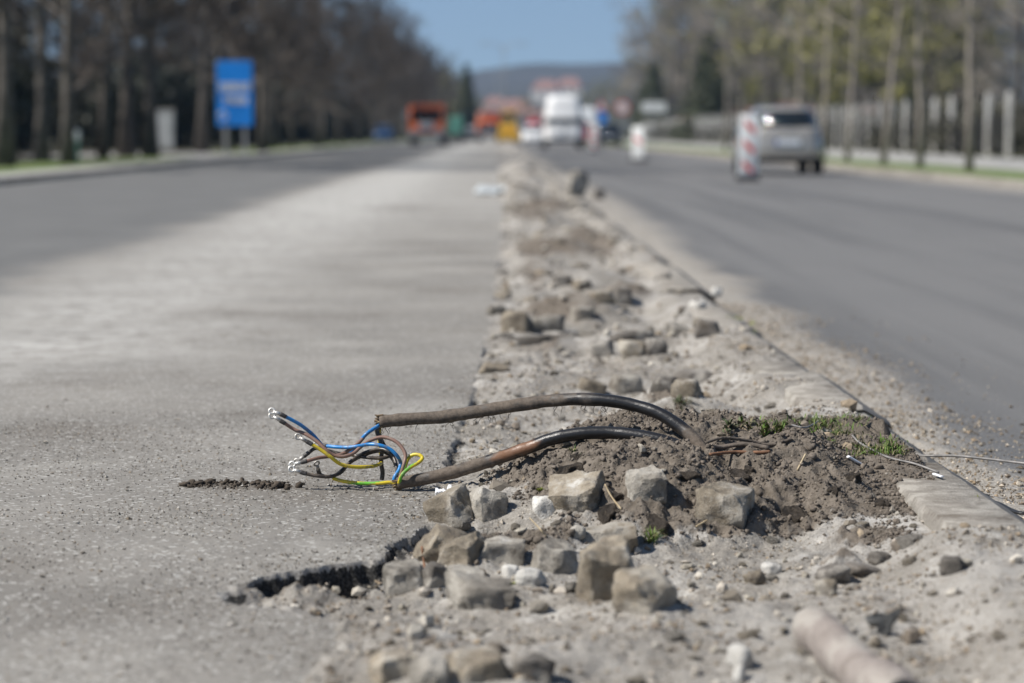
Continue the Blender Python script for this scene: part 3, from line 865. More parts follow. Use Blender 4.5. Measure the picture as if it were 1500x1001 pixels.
# ------------------------------------------------------------------ setts and bigger stones, one object each
def stone_mesh(name, dims, seed, mat, k=6.5, rough=.05, cuts=3, n=10, taper=.12):
    rng = np.random.default_rng(seed)
    bm = bmesh.new(); bmesh.ops.create_cube(bm, size=2)
    bmesh.ops.subdivide_edges(bm, edges=bm.edges[:], cuts=n, use_grid_fill=True)
    P_ = np.array([v.co[:] for v in bm.verts])
    P_ = P_ / (np.abs(P_) ** k).sum(1, keepdims=True) ** (1 / k)
    tp = rng.uniform(-taper, taper, 2)
    P_[:, 0] *= 1 + tp[0] * P_[:, 2] + rng.uniform(-.1, .1) * P_[:, 1]; P_[:, 1] *= 1 + tp[1] * P_[:, 2]
    P_[:, 0] += rng.uniform(-.15, .15) * P_[:, 2]; P_[:, 2] += rng.uniform(-.12, .12) * P_[:, 0]
    for _ in range(cuts):
        d = rng.normal(size=3); d = np.sign(d) * np.abs(d) ** .6; d /= np.linalg.norm(d)
        s = rng.uniform(.74, .96) * (np.abs(d).sum() * .90)
        P_ -= np.clip(P_ @ d - s, 0, None)[:, None] * d
    dims = np.array(dims) / 2
    out = P_ * dims
    sc = float(dims.mean())
    for i, p in enumerate(out):
        q = p / sc
        f = 1 + rough * mnoise.noise((q[0] * 1.3 + seed, q[1] * 1.3, q[2] * 1.3)) * 1.6 + rough * .6 * mnoise.noise((q[0] * 4 + seed, q[1] * 4, q[2] * 4)) + rough * .25 * mnoise.noise((q[0] * 11, q[1] * 11 + seed, q[2] * 11))
        out[i] = p * f
    for v, p in zip(bm.verts, out): v.co = p
    me = bpy.data.meshes.new(name); bm.to_mesh(me); bm.free()
    me.polygons.foreach_set("use_smooth", [True] * len(me.polygons))
    if n > 11: me.set_sharp_from_angle(angle=math.radians(24))
    me.materials.append(mat)
    return me

def place_stone(name, box, rot, mat, label, cat="sett", group=None, seed=0, sink=.24, depth=None, **kw):
    x0, y0, x1, y1 = box
    cx = (x0 + x1) / 2
    g = PRE[box]
    w = (x1 - x0) * g[1] / FPX; h = (y1 - y0) * g[1] / FPX
    rz = math.radians(rot[2])
    dp = depth or min(w, .11) * .95
    fw = w / (abs(math.cos(rz)) + .55 * abs(math.sin(rz)))
    hh = max(.02, (h - dp * .14)) * (1 + sink)
    me = stone_mesh(name, (fw, dp, hh), seed, M[mat], **kw)
    o = link(name, me)
    o.location = (g[0] * (g[1] + dp * .4) / g[1], g[1] + dp * .45, g[2] + hh * (.5 - sink))
    o.rotation_euler = tuple(math.radians(a) for a in rot)
    return tag(o, label, cat, group)

for i, (bx, rot, mt, lab) in enumerate(SETTS):
    big = bx[3] > 600
    place_stone("paving_sett", bx, rot, mt, lab, "sett", G1, seed=i + 3, k=16.0 if big else 9, n=17 if big else 6, rough=.085, cuts=15, taper=.22, sink=.25 if big else .22)
for i, (bx, rot, mt, lab) in enumerate(WB):
    place_stone("stone_chunk", bx, rot, mt, lab, "stone", "odd stones and clods among the setts", seed=100 + i, k=3.5, n=7, rough=.12, cuts=5)

def build_chips():
    """bits of broken stone a few cm across, on the strip, each its own object"""
    rng = np.random.default_rng(23)
    ms = [stone_mesh("stone_chip", (1, .75, .42), 300 + i, M[('tan', 'grey', 'kerb', 'tan', 'grey', 'dark', 'tan')[i % 7]], k=6, n=4, rough=.12, cuts=14) for i in range(14)]
    for m_ in ms: m_.set_sharp_from_angle(angle=math.radians(22))
    cnt = 0
    while cnt < 190:
        Y = rng.uniform(3.5, 9.5) if cnt < 90 else 9.5 + 40 * rng.uniform() ** 1.5
        X = rng.uniform(-.25, .88)
        z, sd, so = surface(np.array([X]), np.array([Y]))
        if sd[0] > -.02 or (so[0] > .4 and rng.uniform() < .9): continue
        s = float(np.clip(rng.lognormal(-3.9, .35), .011, .045)) * (1 if Y < 9 else 2.6 + Y * .05)
        o = link("stone_chip", ms[cnt % 14]); o.scale = (s, s, s * rng.uniform(.8, 1.3))
        o.location = (X, Y, z[0] + s * .12); o.rotation_euler = (rng.uniform(-.4, .4), rng.uniform(-.4, .4), rng.uniform(0, 6.28))
        tag(o, "small chip of broken stone lying on the sandy median" if Y < 9.5 else "blurred stone lump lying on the median far along", "stone chip", "stone chips strewn over the median" if Y < 9.5 else "blurred stone lumps along the far median")
        cnt += 1
build_chips()

def build_clods():
    rng = np.random.default_rng(29)
    spots = [(850, 700), (880, 706), (905, 730), (870, 690), (830, 690), (920, 760), (900, 752), (935, 775), (960, 770), (985, 735), (1010, 700), (980, 765), (905, 780), (940, 745), (1085, 700), (1145, 730), (1100, 690), (1130, 705), (1160, 755), (1180, 700), (1220, 720), (800, 655), (820, 650), (790, 668), (850, 672), (1150, 790), (1290, 740), (1325, 760), (1250, 700), (1060, 690)]
    ms = [stone_mesh("soil_clod", (1, .9, .7), 500 + i, M['soilstone'], k=2.4, n=7, rough=.30, cuts=1) for i in range(7)]
    for i, (x, y) in enumerate(spots[::2]):
        g = ground_hit(x + rng.uniform(-6, 6), y)
        s = rng.uniform(.026, .05)
        o = link("soil_clod", ms[i % 7]); o.scale = (s * rng.uniform(.8, 1.4), s, s); o.location = (g[0], g[1], g[2] - s * .06)
        o.rotation_euler = (rng.uniform(-.5, .5), rng.uniform(-.5, .5), rng.uniform(0, 6.28))
        tag(o, "crumbly dark clod of soil on the mound below the cables", "soil clod", "soil clods on the mound")
def mat_soil_lump():
    m, nt, p = mk("clod_of_soil"); co = coord(nt)
    n1 = tex_noise(nt, co, 5, 6, .7); n2 = tex_noise(nt, co, 22, 6, .75)
    c = mixc(nt, ramp(nt, n1, .3, .7), (.12, .10, .082), (.21, .18, .15))
    c = mixc(nt, ramp(nt, n2, .62, .75), c, (.2, .17, .14))
    nt.links.new(c, p.inputs["Base Color"]); p.inputs["Roughness"].default_value = .97; p.inputs["Specular IOR Level"].default_value = .1
    bump(nt, p, math_(nt, 'ADD', n1, n2), 1.0, .09)
    return m
M['soilstone'] = mat_soil_lump()
build_clods()
# ------------------------------------------------------------------ the two cut cables and their wires
CY = 5.45
def zpx(zx, zy): return 380 + zx / 3.947, 560 + zy / 3.947

def cable(name, px, rad, label):
    """px: list of (x, y, Y, dust, clay)"""
    pts = np.array([at_y(x, y, Y) for (x, y, Y, *_ ) in px])
    at = np.array([p[3:5] for p in px], float)
    path = catmull(pts, 14)
    t = np.linspace(0, len(px) - 1, len(path))
    du = np.interp(t, np.arange(len(px)), at[:, 0]); cl = np.interp(t, np.arange(len(px)), at[:, 1])
    rr = rad * (1 + .05 * np.array([mnoise.noise((q * 2.1, 3.3, rad * 900)) for q in t]))
    rr[:3] *= np.array([.86, .96, 1.0])
    sides = 18
    V, F = tube(path, rr, sides, True)
    # mud stuck to the sheath, unevenly, mostly underneath
    for i in range(len(path) * sides):
        k = i // sides; c = path[k]; d = V[i] - c
        b = max(0, mnoise.noise((V[i][0] * 45, V[i][1] * 45, V[i][2] * 45)) - .05) * du[k] * .0035 + max(0, mnoise.noise(tuple(V[i] * 16)) - .2) * du[k] * .006 * (1.3 if d[2] < 0 else .5)
        V[i] = c + d * (1 + b / rad)
    dv = np.concatenate([np.repeat(du, sides), [du[0], du[-1]]]); cv = np.concatenate([np.repeat(cl, sides), [cl[0], cl[-1]]])
    top = (V[:, 2] - np.concatenate([np.repeat(path[:, 2], sides), path[[0, -1], 2]])) / rad
    F = np.array(F); q = F[F[:, 2] != F[:, 3]]; tr = F[F[:, 2] == F[:, 3]][:, :3]
    F = np.concatenate([tr, q[:, [0, 1, 2]], q[:, [0, 2, 3]]])
    o = link(name, mesh_np(name, V, F, [M['cable']], True, {"dust": dv, "clay": np.clip(cv * (1 - .5 * np.abs(top - .3)), 0, 1)}))
    return tag(o, label, "cable", "cut cables sticking out of the soil"), path

cA, pathA = cable("power_cable", [(556, 618, 5.50, .75, 0), (600, 614, 5.50, .7, 0), (648, 611, 5.50, .68, 0), (700, 603, 5.49, .66, 0), (760, 593, 5.47, .6, .1), (800, 588, 5.46, .5, .45), (840, 585, 5.44, .42, .1),
    (880, 586, 5.42, .34, 0), (925, 593, 5.40, .18, 0), (965, 606, 5.37, .2, 0), (1000, 628, 5.34, .45, 0), (1022, 650, 5.31, .6, 0), (1042, 678, 5.28, .7, 0)], .0142,
    "upper black cable arching high over the mound, its left end hanging in the air")
cB, pathB = cable("power_cable", [(582, 708, 5.40, .75, 0), (620, 702, 5.40, .72, 0), (660, 693, 5.39, .7, .05), (700, 681, 5.38, .62, .3), (740, 668, 5.37, .5, .85), (780, 654, 5.36, .42, .9), (806, 644, 5.35, .25, .3),
    (845, 636, 5.34, .15, 0), (890, 634, 5.33, .12, 0), (930, 638, 5.31, .12, 0), (970, 646, 5.29, .16, 0), (1005, 658, 5.27, .3, 0), (1040, 676, 5.25, .6, 0)], .0142,
    "lower black cable with an orange clay smear, its left end lying on the dusty lane")

WC = {'blue': (.018, .205, .52), 'brown': (.21, .125, .095), 'black': (.022, .021, .021), 'yellow': (.62, .47, .025), 'grey': (.115, .10, .09), 'mud': (.06, .047, .036)}
GREEN = np.array((.12, .40, .03))

def terminal(parent, p, d, label=None, bright=True):
    """ring lug: barrel, flat tongue and ring, facing roughly towards the lens side of the road"""
    p = np.asarray(p); d = np.asarray(d) / np.linalg.norm(d)
    n = np.array([.15, -.93, .33]); n -= d * np.dot(n, d); n /= np.linalg.norm(n)
    s = np.cross(n, d)
    a = Acc()
    a.add(*tube([p - d * .004, p + d * .006, p + d * .011], [.0042, .0042, .0030], 10))
    c = p + d * .0175
    k = 22; ang = np.linspace(0, 2 * np.pi, k, endpoint=False)
    prof = [(.0082, .0010), (.0082, -.0010), (.0042, -.0010), (.0042, .0010)]
    V = np.array([c + n * h + r * (math.cos(t) * d + math.sin(t) * s) for t in ang for (r, h) in prof])
    i = np.arange(k)[:, None] * 4; i2 = ((np.arange(k) + 1) % k)[:, None] * 4; j = np.arange(4)[None]; j2 = (j + 1) % 4
    a.add(V, np.stack([i + j, i2 + j, i2 + j2, i + j2], -1).reshape(-1, 4))
    o = link("ring_terminal", a.mesh("ring_terminal", [M['tin'] if bright else M['tin_dull']], True), parent)
    return o
M['tin_dull'] = mat_simple("dull_tinned_metal", (.40, .38, .35), .5, .5, .25, 120)

def wire(parent, color, zpts, label, term=0, r=.0042, stripes=False, mud=0.0, seed=0, dark_tip=0, sleeve=True):
    """zpts: (zoom x, zoom y, depth offset); drawn from the lug to the cable"""
    pts = np.array([at_y(*zpx(x, y), CY + dy) for (x, y, dy) in zpts])
    path = catmull(pts, 10)
    sides = 12
    V, F = tube(path, r, sides)
    L = np.concatenate([[0], np.cumsum(np.linalg.norm(np.diff(path, axis=0), axis=1))])
    col = np.tile(np.array(WC[color]), (len(V), 1))
    ring = np.arange(len(path) * sides) // sides; ai = np.arange(len(path) * sides) % sides
    nz = np.array([mnoise.noise((L[k] * 30 + seed, seed * 3.1, .5)) for k in range(len(path))])
    if stripes:
        ph = (ai / sides + L[ring] / .11 + seed * .37) % 1.0
        col[:len(ring)][ph < .42] = GREEN
    if mud > 0:
        w = np.clip((nz[ring] + mud) * 2.2, 0, 1)[:, None]
        col[:len(ring)] = col[:len(ring)] * (1 - w) + np.array(WC['mud']) * w
    a = Acc(); a.add(V, F, None); a.C = [col]
    o = link("insulated_wire", a.mesh("insulated_wire", [M['wire']], True), parent)
    o["label"] = label
    if term:
        d = path[0] - path[2]
        terminal(o, path[0] + d / np.linalg.norm(d) * .004, d, bright=term == 1)
        if sleeve:
            k = max(2, int(np.searchsorted(L, .013)))
            link("crimp_sleeve", (lambda q: (q.add(*tube(path[:k + 1], .0051, 10)), q)[1])(Acc()).mesh("crimp_sleeve", [M['crimp']], True), o)
    return o

# upper cable's wires
wire(cA, 'blue', [(122, 186, -.03), (140, 194, -.03), (230, 242, -.02), (300, 296, -.01), (345, 345, 0), (385, 395, .03), (450, 422, .04), (520, 408, .04), (570, 358, .03), (615, 302, .02), (672, 262, .04), (712, 236, .05)], "blue wire with a bright ring lug, topmost at the far left", 1, seed=1)
wire(cA, 'brown', [(120, 222, -.01), (150, 240, -.01), (205, 275, -.01), (275, 305, -.02), (335, 345, -.03), (385, 392, -.04), (430, 422, -.04), (490, 430, -.04), (545, 410, -.03), (585, 375, -.02), (640, 338, -.01), (712, 318, -.01), (780, 338, -.02), (825, 380, -.03), (845, 430, -.04), (828, 500, -.05), (800, 590, -.05)], "brown wire with a ring lug, looping high and back to the lower cable", 1, seed=2)
wire(cA, 'black', [(690, 250, .05), (680, 285, .045), (697, 330, .04), (706, 400, .035), (704, 470, .03), (712, 520, .03), (708, 565, .03)], "muddy black strand hanging straight down from the cable end", 0, r=.0052, mud=.75, seed=3)
wire(cA, 'yellow', [(272, 342, -.06), (300, 358, -.06), (360, 395, -.06), (415, 435, -.06), (470, 474, -.05), (550, 490, -.04), (640, 488, -.02), (685, 478, 0), (705, 462, .03), (700, 400, .05), (692, 320, .06), (695, 250, .055)], "yellow wire with a dull ring lug crossing in front", 2, seed=4)
wire(cA, 'brown', [(242, 464, -.04), (280, 455, -.04), (340, 438, -.03), (400, 430, -.02), (470, 418, -.01), (530, 385, 0), (580, 345, .015), (620, 300, .03), (690, 250, .06)], "brown wire with a bright ring lug below the yellow one", 1, seed=5)
wire(cA, 'black', [(258, 428, .0), (290, 404, .0), (330, 382, .01), (400, 398, .03), (460, 412, .03), (530, 420, .03), (580, 430, .02), (650, 438, .01), (720, 438, .01), (765, 415, .03), (735, 385, .05), (700, 320, .06), (690, 255, .06)], "grey black wire with a short bare end, middle of the tangle", 2, mud=.35, seed=6)
# lower cable's wires
wire(cB, 'blue', [(365, 366, .02), (430, 374, .0), (500, 378, -.01), (560, 372, -.02), (630, 360, -.02), (690, 364, -.03), (750, 385, -.03), (795, 425, -.03), (815, 465, -.02), (808, 505, -.03), (782, 548, -.04), (775, 590, -.04)], "blue wire with a grey taped end arching across the middle", 2, seed=7)
wire(cB, 'black', [(238, 520, -.05), (270, 530, -.05), (340, 543, -.05), (410, 546, -.04), (455, 528, -.02), (500, 488, 0), (545, 445, .01), (610, 408, .02), (690, 388, .02), (740, 398, .01), (778, 440, 0), (794, 500, -.02), (790, 590, -.03)], "black wire with a ring lug, lowest at the left", 1, mud=.25, seed=8)
wire(cB, 'yellow', [(425, 556, -.03), (470, 570, -.035), (530, 580, -.04), (620, 586, -.045), (700, 584, -.05), (755, 580, -.05), (800, 592, -.05)], "yellow and green striped wire lying flat on the dust", 0, stripes=True, mud=-.05, seed=9)
wire(cB, 'yellow', [(806, 585, -.06), (826, 535, -.07), (870, 495, -.06), (920, 465, -.05), (942, 440, -.04), (925, 422, -.035), (890, 420, -.03), (862, 440, -.03), (845, 480, -.03), (832, 530, -.04), (812, 590, -.05)], "yellow and green striped wire bent into a loop", 0, stripes=True, seed=10)
wire(cB, 'black', [(340, 505, .01), (350, 530, .02), (400, 548, .02), (470, 525, .03), (520, 470, .03), (600, 425, .03), (700, 400, .02), (765, 440, .02), (798, 520, 0), (792, 592, -.02)], "thin dark wire with a dull lug behind the lowest black one", 2, r=.0036, mud=.4, seed=11)

def cable_filler(parent, path):
    """torn tan filler and paper standing out of the cut end"""
    rng = np.random.default_rng(int(path[0][0] * 1e4) % 99)
    d = path[0] - path[3]; d /= np.linalg.norm(d)
    a = Acc()
    for i in range(26):
        o = rng.normal(size=3) * .0058; o -= d * np.dot(o, d)
        l = rng.uniform(.003, .013)
        c = np.array([(.36, .27, .16), (.22, .16, .1), (.08, .065, .05)][rng.integers(3)])
        V, F = tube([path[2] + o, path[0] + o + d * l * .3, path[0] + o * 1.2 + d * l], [.003, .0026, .0012], 6)
        a.add(V, F, c)
    link("cable_filler", a.mesh("cable_filler", [M['clod']], False), parent)
cable_filler(cA, pathA); cable_filler(cB, pathB)

def rootlets(parent, path, spots, seed):
    rng = np.random.default_rng(seed); a = Acc()
    for (u, n) in spots:
        k = int(u * (len(path) - 1)); base = path[k]
        for _ in range(n):
            p = base + np.array([rng.normal() * .008, -.004, -.011]); pts = [p + np.array([0, 0, .006])]
            for _s in range(5):
                p = p + np.array([rng.normal() * .004, rng.normal() * .003, -rng.uniform(.001, .007)]); pts.append(p)
            a.add(*tube(pts, np.linspace(.0008, .0003, 6), 4), (.07, .055, .042))
    tag(link("rootlets", a.mesh("rootlets", [M['clod']], True), parent), kind="stuff")
rootlets(cA, pathA, [(.10, 1), (.19, 3), (.27, 3), (.28, 5), (.31, 2), (.45, 3), (.53, 4), (.60, 6), (.66, 3)], 3)
rootlets(cA, pathA, [(.015, 8)], 4)

# ------------------------------------------------------------------ weeds, dry stems, scraps
def blade_mat(name, a, b):
    m, nt, p = mk(name); co = coord(nt)
    c = mixc(nt, ramp(nt, tex_noise(nt, co, 60, 3), .3, .7), a, b)
    nt.links.new(c, p.inputs["Base Color"]); p.inputs["Roughness"].default_value = .6
    p.inputs["Subsurface Weight"].default_value = 0.0
    return m
M['green'] = blade_mat("young_green_blades", (.055, .115, .018), (.13, .21, .045))
M['moss'] = blade_mat("yellow_green_moss", (.16, .20, .02), (.26, .30, .05))
M['weed'] = blade_mat("grey_green_weed_leaves", (.075, .10, .045), (.15, .175, .085))
M['straw'] = blade_mat("dry_straw", (.34, .26, .15), (.48, .39, .25))

_gr = [(.095, .165, .025), (.125, .20, .04), (.07, .12, .022), (.17, .22, .06), (.11, .18, .03), (.30, .25, .14), (.22, .19, .11)]
PALS = {'green': _gr, 'weed': [(.085, .11, .05), (.13, .15, .08), (.06, .085, .035), (.22, .19, .13), (.17, .12, .08)], 'moss': [(.16, .20, .02), (.26, .30, .05), (.20, .22, .04)]}
M['blade'] = mat_vcol("grass_blades", .65, .2, 60, .25)
def tuft(name, px, rx, ry, n, ln, mat, label, cat, seed, lean=.7, wd=.0011, broad=False):
    rng = np.random.default_rng(seed)
    g = ground_hit(*px); V, F, CC = [], [], []
    pal = PALS[mat]
    sub_ = rng.normal(size=(max(3, n // 45), 2)) * .5
    for i in range(n):
        q = sub_[int(len(sub_) * rng.uniform() ** 1.6)] + rng.normal(size=2) * .13; x, y = g[0] + q[0] * rx, g[1] + q[1] * ry
        z = surf1(x, y) if n < 80 or i % 3 == 0 else z
        if abs(z - g[2]) > .06: z = g[2]
        a = rng.uniform(0, 6.28); l = ln * rng.uniform(.35, 1.35); k = rng.uniform(.3, 1.8) * lean
        d = np.array([math.cos(a) * k, math.sin(a) * k, 1.0]); d /= np.linalg.norm(d)
        s = np.array([-math.sin(a), math.cos(a), 0]) * wd * rng.uniform(.7, 1.4)
        p = np.array([x, y, z - .003]); m1 = p + d * l * .5; tip = p + d * l * .9 + np.array([math.cos(a), math.sin(a), -.3]) * l * k * .45
        b = len(V)
        if broad:
            V += [p - s * .3, p + s * .3, m1 + s * 2.2, m1 - s * 2.2, tip]
        else:
            V += [p - s, p + s, m1 + s * .9, m1 - s * .9, tip]
        F += [(b, b + 1, b + 2, b + 3), (b + 3, b + 2, b + 4, b + 4)]
        CC += [np.array(pal[rng.choice(len(pal))]) * rng.uniform(.7, 1.25)] * 5
    a_ = Acc(); a_.add(np.array(V), np.array(F)); a_.C = [np.clip(np.array(CC), 0, 1)]
    me = a_.mesh(name, [M['blade']], True)
    me.transform(Matrix.Translation((-g[0], -g[1], -g[2])))
    o = link(name, me); o.location = tuple(g)
    return tag(o, label, cat, "weeds and grass on the mound", "stuff")
tuft("weed", (992, 597), .05, .06, 170, .030, 'weed', "grey green leafy weed at the cable bend, leftmost on the mound", "weed", 1, broad=True)
tuft("weed", (1065, 619), .035, .05, 130, .024, 'weed', "dark leafy weed on the crest, first right of the cable bend", "weed", 2, broad=True)
tuft("weed", (1092, 620), .035, .05, 130, .024, 'green', "dark leafy weed on the crest, second right of the cable bend", "weed", 3, broad=True)
tuft("grass_tuft", (1160, 622), .07, .05, 420, .022, 'green', "bright thin grass tuft along the crest of the mound", "grass", 4)
tuft("grass_tuft", (1222, 632), .10, .10, 700, .028, 'green', "larger spreading grass patch at the mound's right crest", "grass", 5)
tuft("grass_tuft", (1285, 663), .08, .07, 1000, .023, 'green', "deep green grass cushion next to the kerb and thin wire", "grass", 6)
tuft("grass_tuft", (955, 792), .035, .03, 120, .030, 'green', "green blades in the dark hollow behind the tallest sett", "grass", 7)
tuft("moss_patch", (1350, 706), .016, .02, 110, .009, 'moss', "yellow green moss near the kerb joint", "moss", 8)
tuft("moss_patch", (1428, 728), .014, .03, 110, .010, 'moss', "moss in the gutter on the lane side of the kerb", "moss", 9)
tuft("moss_patch", (758, 854), .020, .008, 130, .008, 'moss', "yellow green moss between the white mortar lumps", "moss", 10)
tuft("moss_patch", (790, 722), .012, .01, 90, .010, 'moss', "small moss spot above the lime crusted chunk", "moss", 11)
tuft("moss_patch", (1078, 470), .06, .25, 160, .02, 'moss', "blurred moss along the kerb rim farther away", "moss", 12)
tuft("weed", (832, 662), .02, .02, 60, .016, 'green', "tiny sprig between the two cables", "weed", 13)

def strip_of(name, px, r, mat, label, cat, lift=.002, sides=8, group=None, flat=1.0, pts=None):
    P_ = pts if pts is not None else np.array([ground_hit(x, y) + np.array([0, 0, lift + (dz if len(q) else 0)]) for (x, y, dz, *q) in [(*p, 0) if len(p) == 2 else (*p, 1) for p in px]])
    path = catmull(P_, 8)
    V, F = tube(path, r, sides)
    if flat != 1.0:
        c = np.concatenate([np.repeat(path[:, 2], sides), path[[0, -1], 2]]); V[:, 2] = c + (V[:, 2] - c) * flat
    a = Acc(); a.add(V, F)
    return tag(link(name, a.mesh(name, [mat], True)), label, cat, group)
M['greywire'] = mat_simple("weathered_grey_wire", (.20, .19, .18), .6, .2, .3, 40)
M['rust'] = mat_simple("rusty_root", (.19, .095, .05), .8, 0, .4, 40, .5, .002)
M['rubber'] = mat_simple("black_rubber_scrap", (.018, .018, .019), .5, 0, .3, 30, .3, .003)
M['plastic'] = mat_simple("thin_white_plastic", (.75, .76, .78), .4, 0, .1, 40)
M['sheet'] = mat_simple("dusty_pale_plastic_sheet", (.55, .58, .58), .45, 0, .3, 3)
M['bark'] = mat_simple("dead_root_bark", (.11, .09, .072), .9, 0, .35, 30, .8, .004)
# thin rod over the kerb
e0 = np.array([.93, 5.63, .055]); rod = np.array([at_y(1318, 667, 5.60), at_y(1360, 668, 5.58), at_y(1400, 668, 5.52), at_y(1450, 673, 5.45), at_y(1500, 679, 5.38), at_y(1600, 690, 5.28)])
strip_of("steel_rod", None, .0032, M['greywire'], "thin grey rod reaching from the kerb out over the lane", "rod", pts=rod)
strip_of("loose_wire", [(1248, 652, .02), (1262, 660, .012), (1300, 674, .004), (1340, 684, .004), (1375, 696, .003)], .0026, M['greywire'], "pale twisted wire lying beside the grass cushion", "wire")
strip_of("loose_wire", [(1160, 634, .01), (1180, 632, .006), (1200, 630, .006)], .0022, M['greywire'], "short bluish wire end in the spreading grass", "wire")
strip_of("root", [(1040, 668), (1075, 666), (1110, 665), (1128, 664)], .0038, M['rust'], "straight rusty orange root at the cables' exit", "root", lift=.003)
strip_of("root", [(1034, 652), (1060, 648), (1100, 650), (1130, 655), (1160, 652)], .0036, M['bark'], "dark dead root above the rusty one", "root", lift=.004)
strip_of("root", [(1036, 658, .004), (1056, 660, .004), (1090, 659, .006), (1126, 662, .004)], .0052, M['bark'], "thick dark root between the rusty and the thin one", "root", lift=.001)
strip_of("dry_stem", [(886, 726, .015), (896, 738, .01), (910, 752, .006)], .0017, M['straw'], "pale straw leaning off the large tilted sett", "straw")
strip_of("dry_stem", [(1168, 694, .004), (1180, 680, .014)], .0022, M['straw'], "short pale straw upright on the mound", "straw")
strip_of("dry_stem", [(776, 766, .003), (788, 780, .006), (800, 790, .003)], .0014, M['straw'], "thin straw below the lime crusted chunk", "straw")
strip_of("dry_stem", [(618, 826, .03), (622, 848, .02), (628, 874, .005)], .0024, M['rust'], "brown dry stalk hanging over the small dark sett", "straw")
strip_of("dry_stem", [(1020, 776, .004), (1036, 770, .006)], .002, M['straw'], "straw stub at the foot of the broad lone sett", "straw")
strip_of("white_scrap", [(1242, 674, .004), (1252, 679, .004), (1262, 684, .003)], .0055, M['plastic'], "white plastic scrap below the twisted wire", "scrap", flat=.5)
strip_of("white_scrap", [(1368, 698, .003), (1380, 702, .003)], .005, M['plastic'], "small white scrap at the kerb joint", "scrap", flat=.5)
# wisp of plastic behind the wedge sett
# lane-side scraps
rs = np.array([at_z(1442, 732, -.03), at_z(1462, 738, -.028), at_z(1482, 748, -.03), at_z(1500, 752, -.028), at_z(1530, 748, -.03)])
strip_of("rubber_strip", None, .008, M['rubber'], "black rubber strip lying in the gutter beyond the kerb", "scrap", pts=rs, flat=.5)

def sheet_scrap(name, ctr, size, seed, mat, label, cat, amp=.25, rz=0.0, nn=22, fold=1.6, thick=.0015):
    X, Y = np.meshgrid(np.linspace(-1, 1, nn), np.linspace(-1, 1, nn))
    r = np.sqrt(X ** 2 + Y ** 2)
    Z = amp * (np.abs(fbm(X + seed, Y, .7, 3, seed)) * fold + .25 * fbm(X, Y + seed, .25, 2, seed + 1)) * (1.2 - .5 * r)
    V = np.stack([X * size[0] * (1 + .2 * fbm(X, Y, .8, 2, seed + 3)), Y * size[1] * (1 + .2 * fbm(X, Y, .8, 2, seed + 4)), np.maximum(Z, 0) * size[2] + .002], -1).reshape(-1, 3)
    me = mesh_np(name, V, grid_faces(nn, nn), [mat], True)
    o = link(name, me); o.location = tuple(ctr); o.rotation_euler = (0, 0, rz)
    md = o.modifiers.new("thickness", 'SOLIDIFY'); md.thickness = thick
    return tag(o, label, cat)
c = at_z(735, 284, 0.0)
sheet_scrap("plastic_sheet", (c[0], c[1] + 1.0, 0.0), (.36, 1.5, .34), 5, M['sheet'], "crumpled pale blue white plastic sheet at the milled edge far along", "plastic sheet", .42)
g = ground_hit(664, 738)
sheet_scrap("plastic_wisp", tuple(at_y(661, 727, g[1] + .10)), (.034, .016, .045), 9, M['plastic'], "crumpled white plastic wisp draped behind the wedge topped tan sett", "plastic scrap", .5, -.2, 26, 2.2, .0006)
# torn rubber scrap on the near sand
def torn_scrap():
    a = Acc(); g = ground_hit(1288, 930)
    def P3(x, y, dz=0.0): return at_y(x, y, g[1] + dz)
    body = np.array([P3(1268, 902), P3(1284, 898), P3(1300, 900), P3(1312, 892), P3(1318, 890), P3(1306, 908), P3(1304, 926), P3(1290, 936), P3(1272, 936), P3(1262, 930), P3(1284, 926), P3(1286, 912), P3(1272, 910)])
    bm = bmesh.new()
    vs = [bm.verts.new(p) for p in body]; f = bm.faces.new(vs)
    r = bmesh.ops.extrude_face_region(bm, geom=[f])
    bmesh.ops.translate(bm, vec=(.004, .012, -.012), verts=[v for v in r['geom'] if isinstance(v, bmesh.types.BMVert)])
    bmesh.ops.triangulate(bm, faces=bm.faces[:]); bmesh.ops.subdivide_edges(bm, edges=bm.edges[:], cuts=2)
    bmesh.ops.recalc_face_normals(bm, faces=bm.faces[:])
    for v in bm.verts: v.co += Vector((mnoise.noise(v.co * 60), mnoise.noise(v.co * 60 + Vector((9, 0, 0))), mnoise.noise(v.co * 60 + Vector((0, 9, 0))))) * .003
    me = bpy.data.meshes.new("torn_scrap"); bm.to_mesh(me); bm.free(); me.materials.append(M['greyscrap'])
    tag(link("torn_scrap", me), "torn grey rubbery scrap on the near sand", "scrap")
M['greyscrap'] = mat_simple("dusty_grey_rubber", (.15, .15, .142), .8, 0, .4, 30, .5, .004)
torn_scrap()
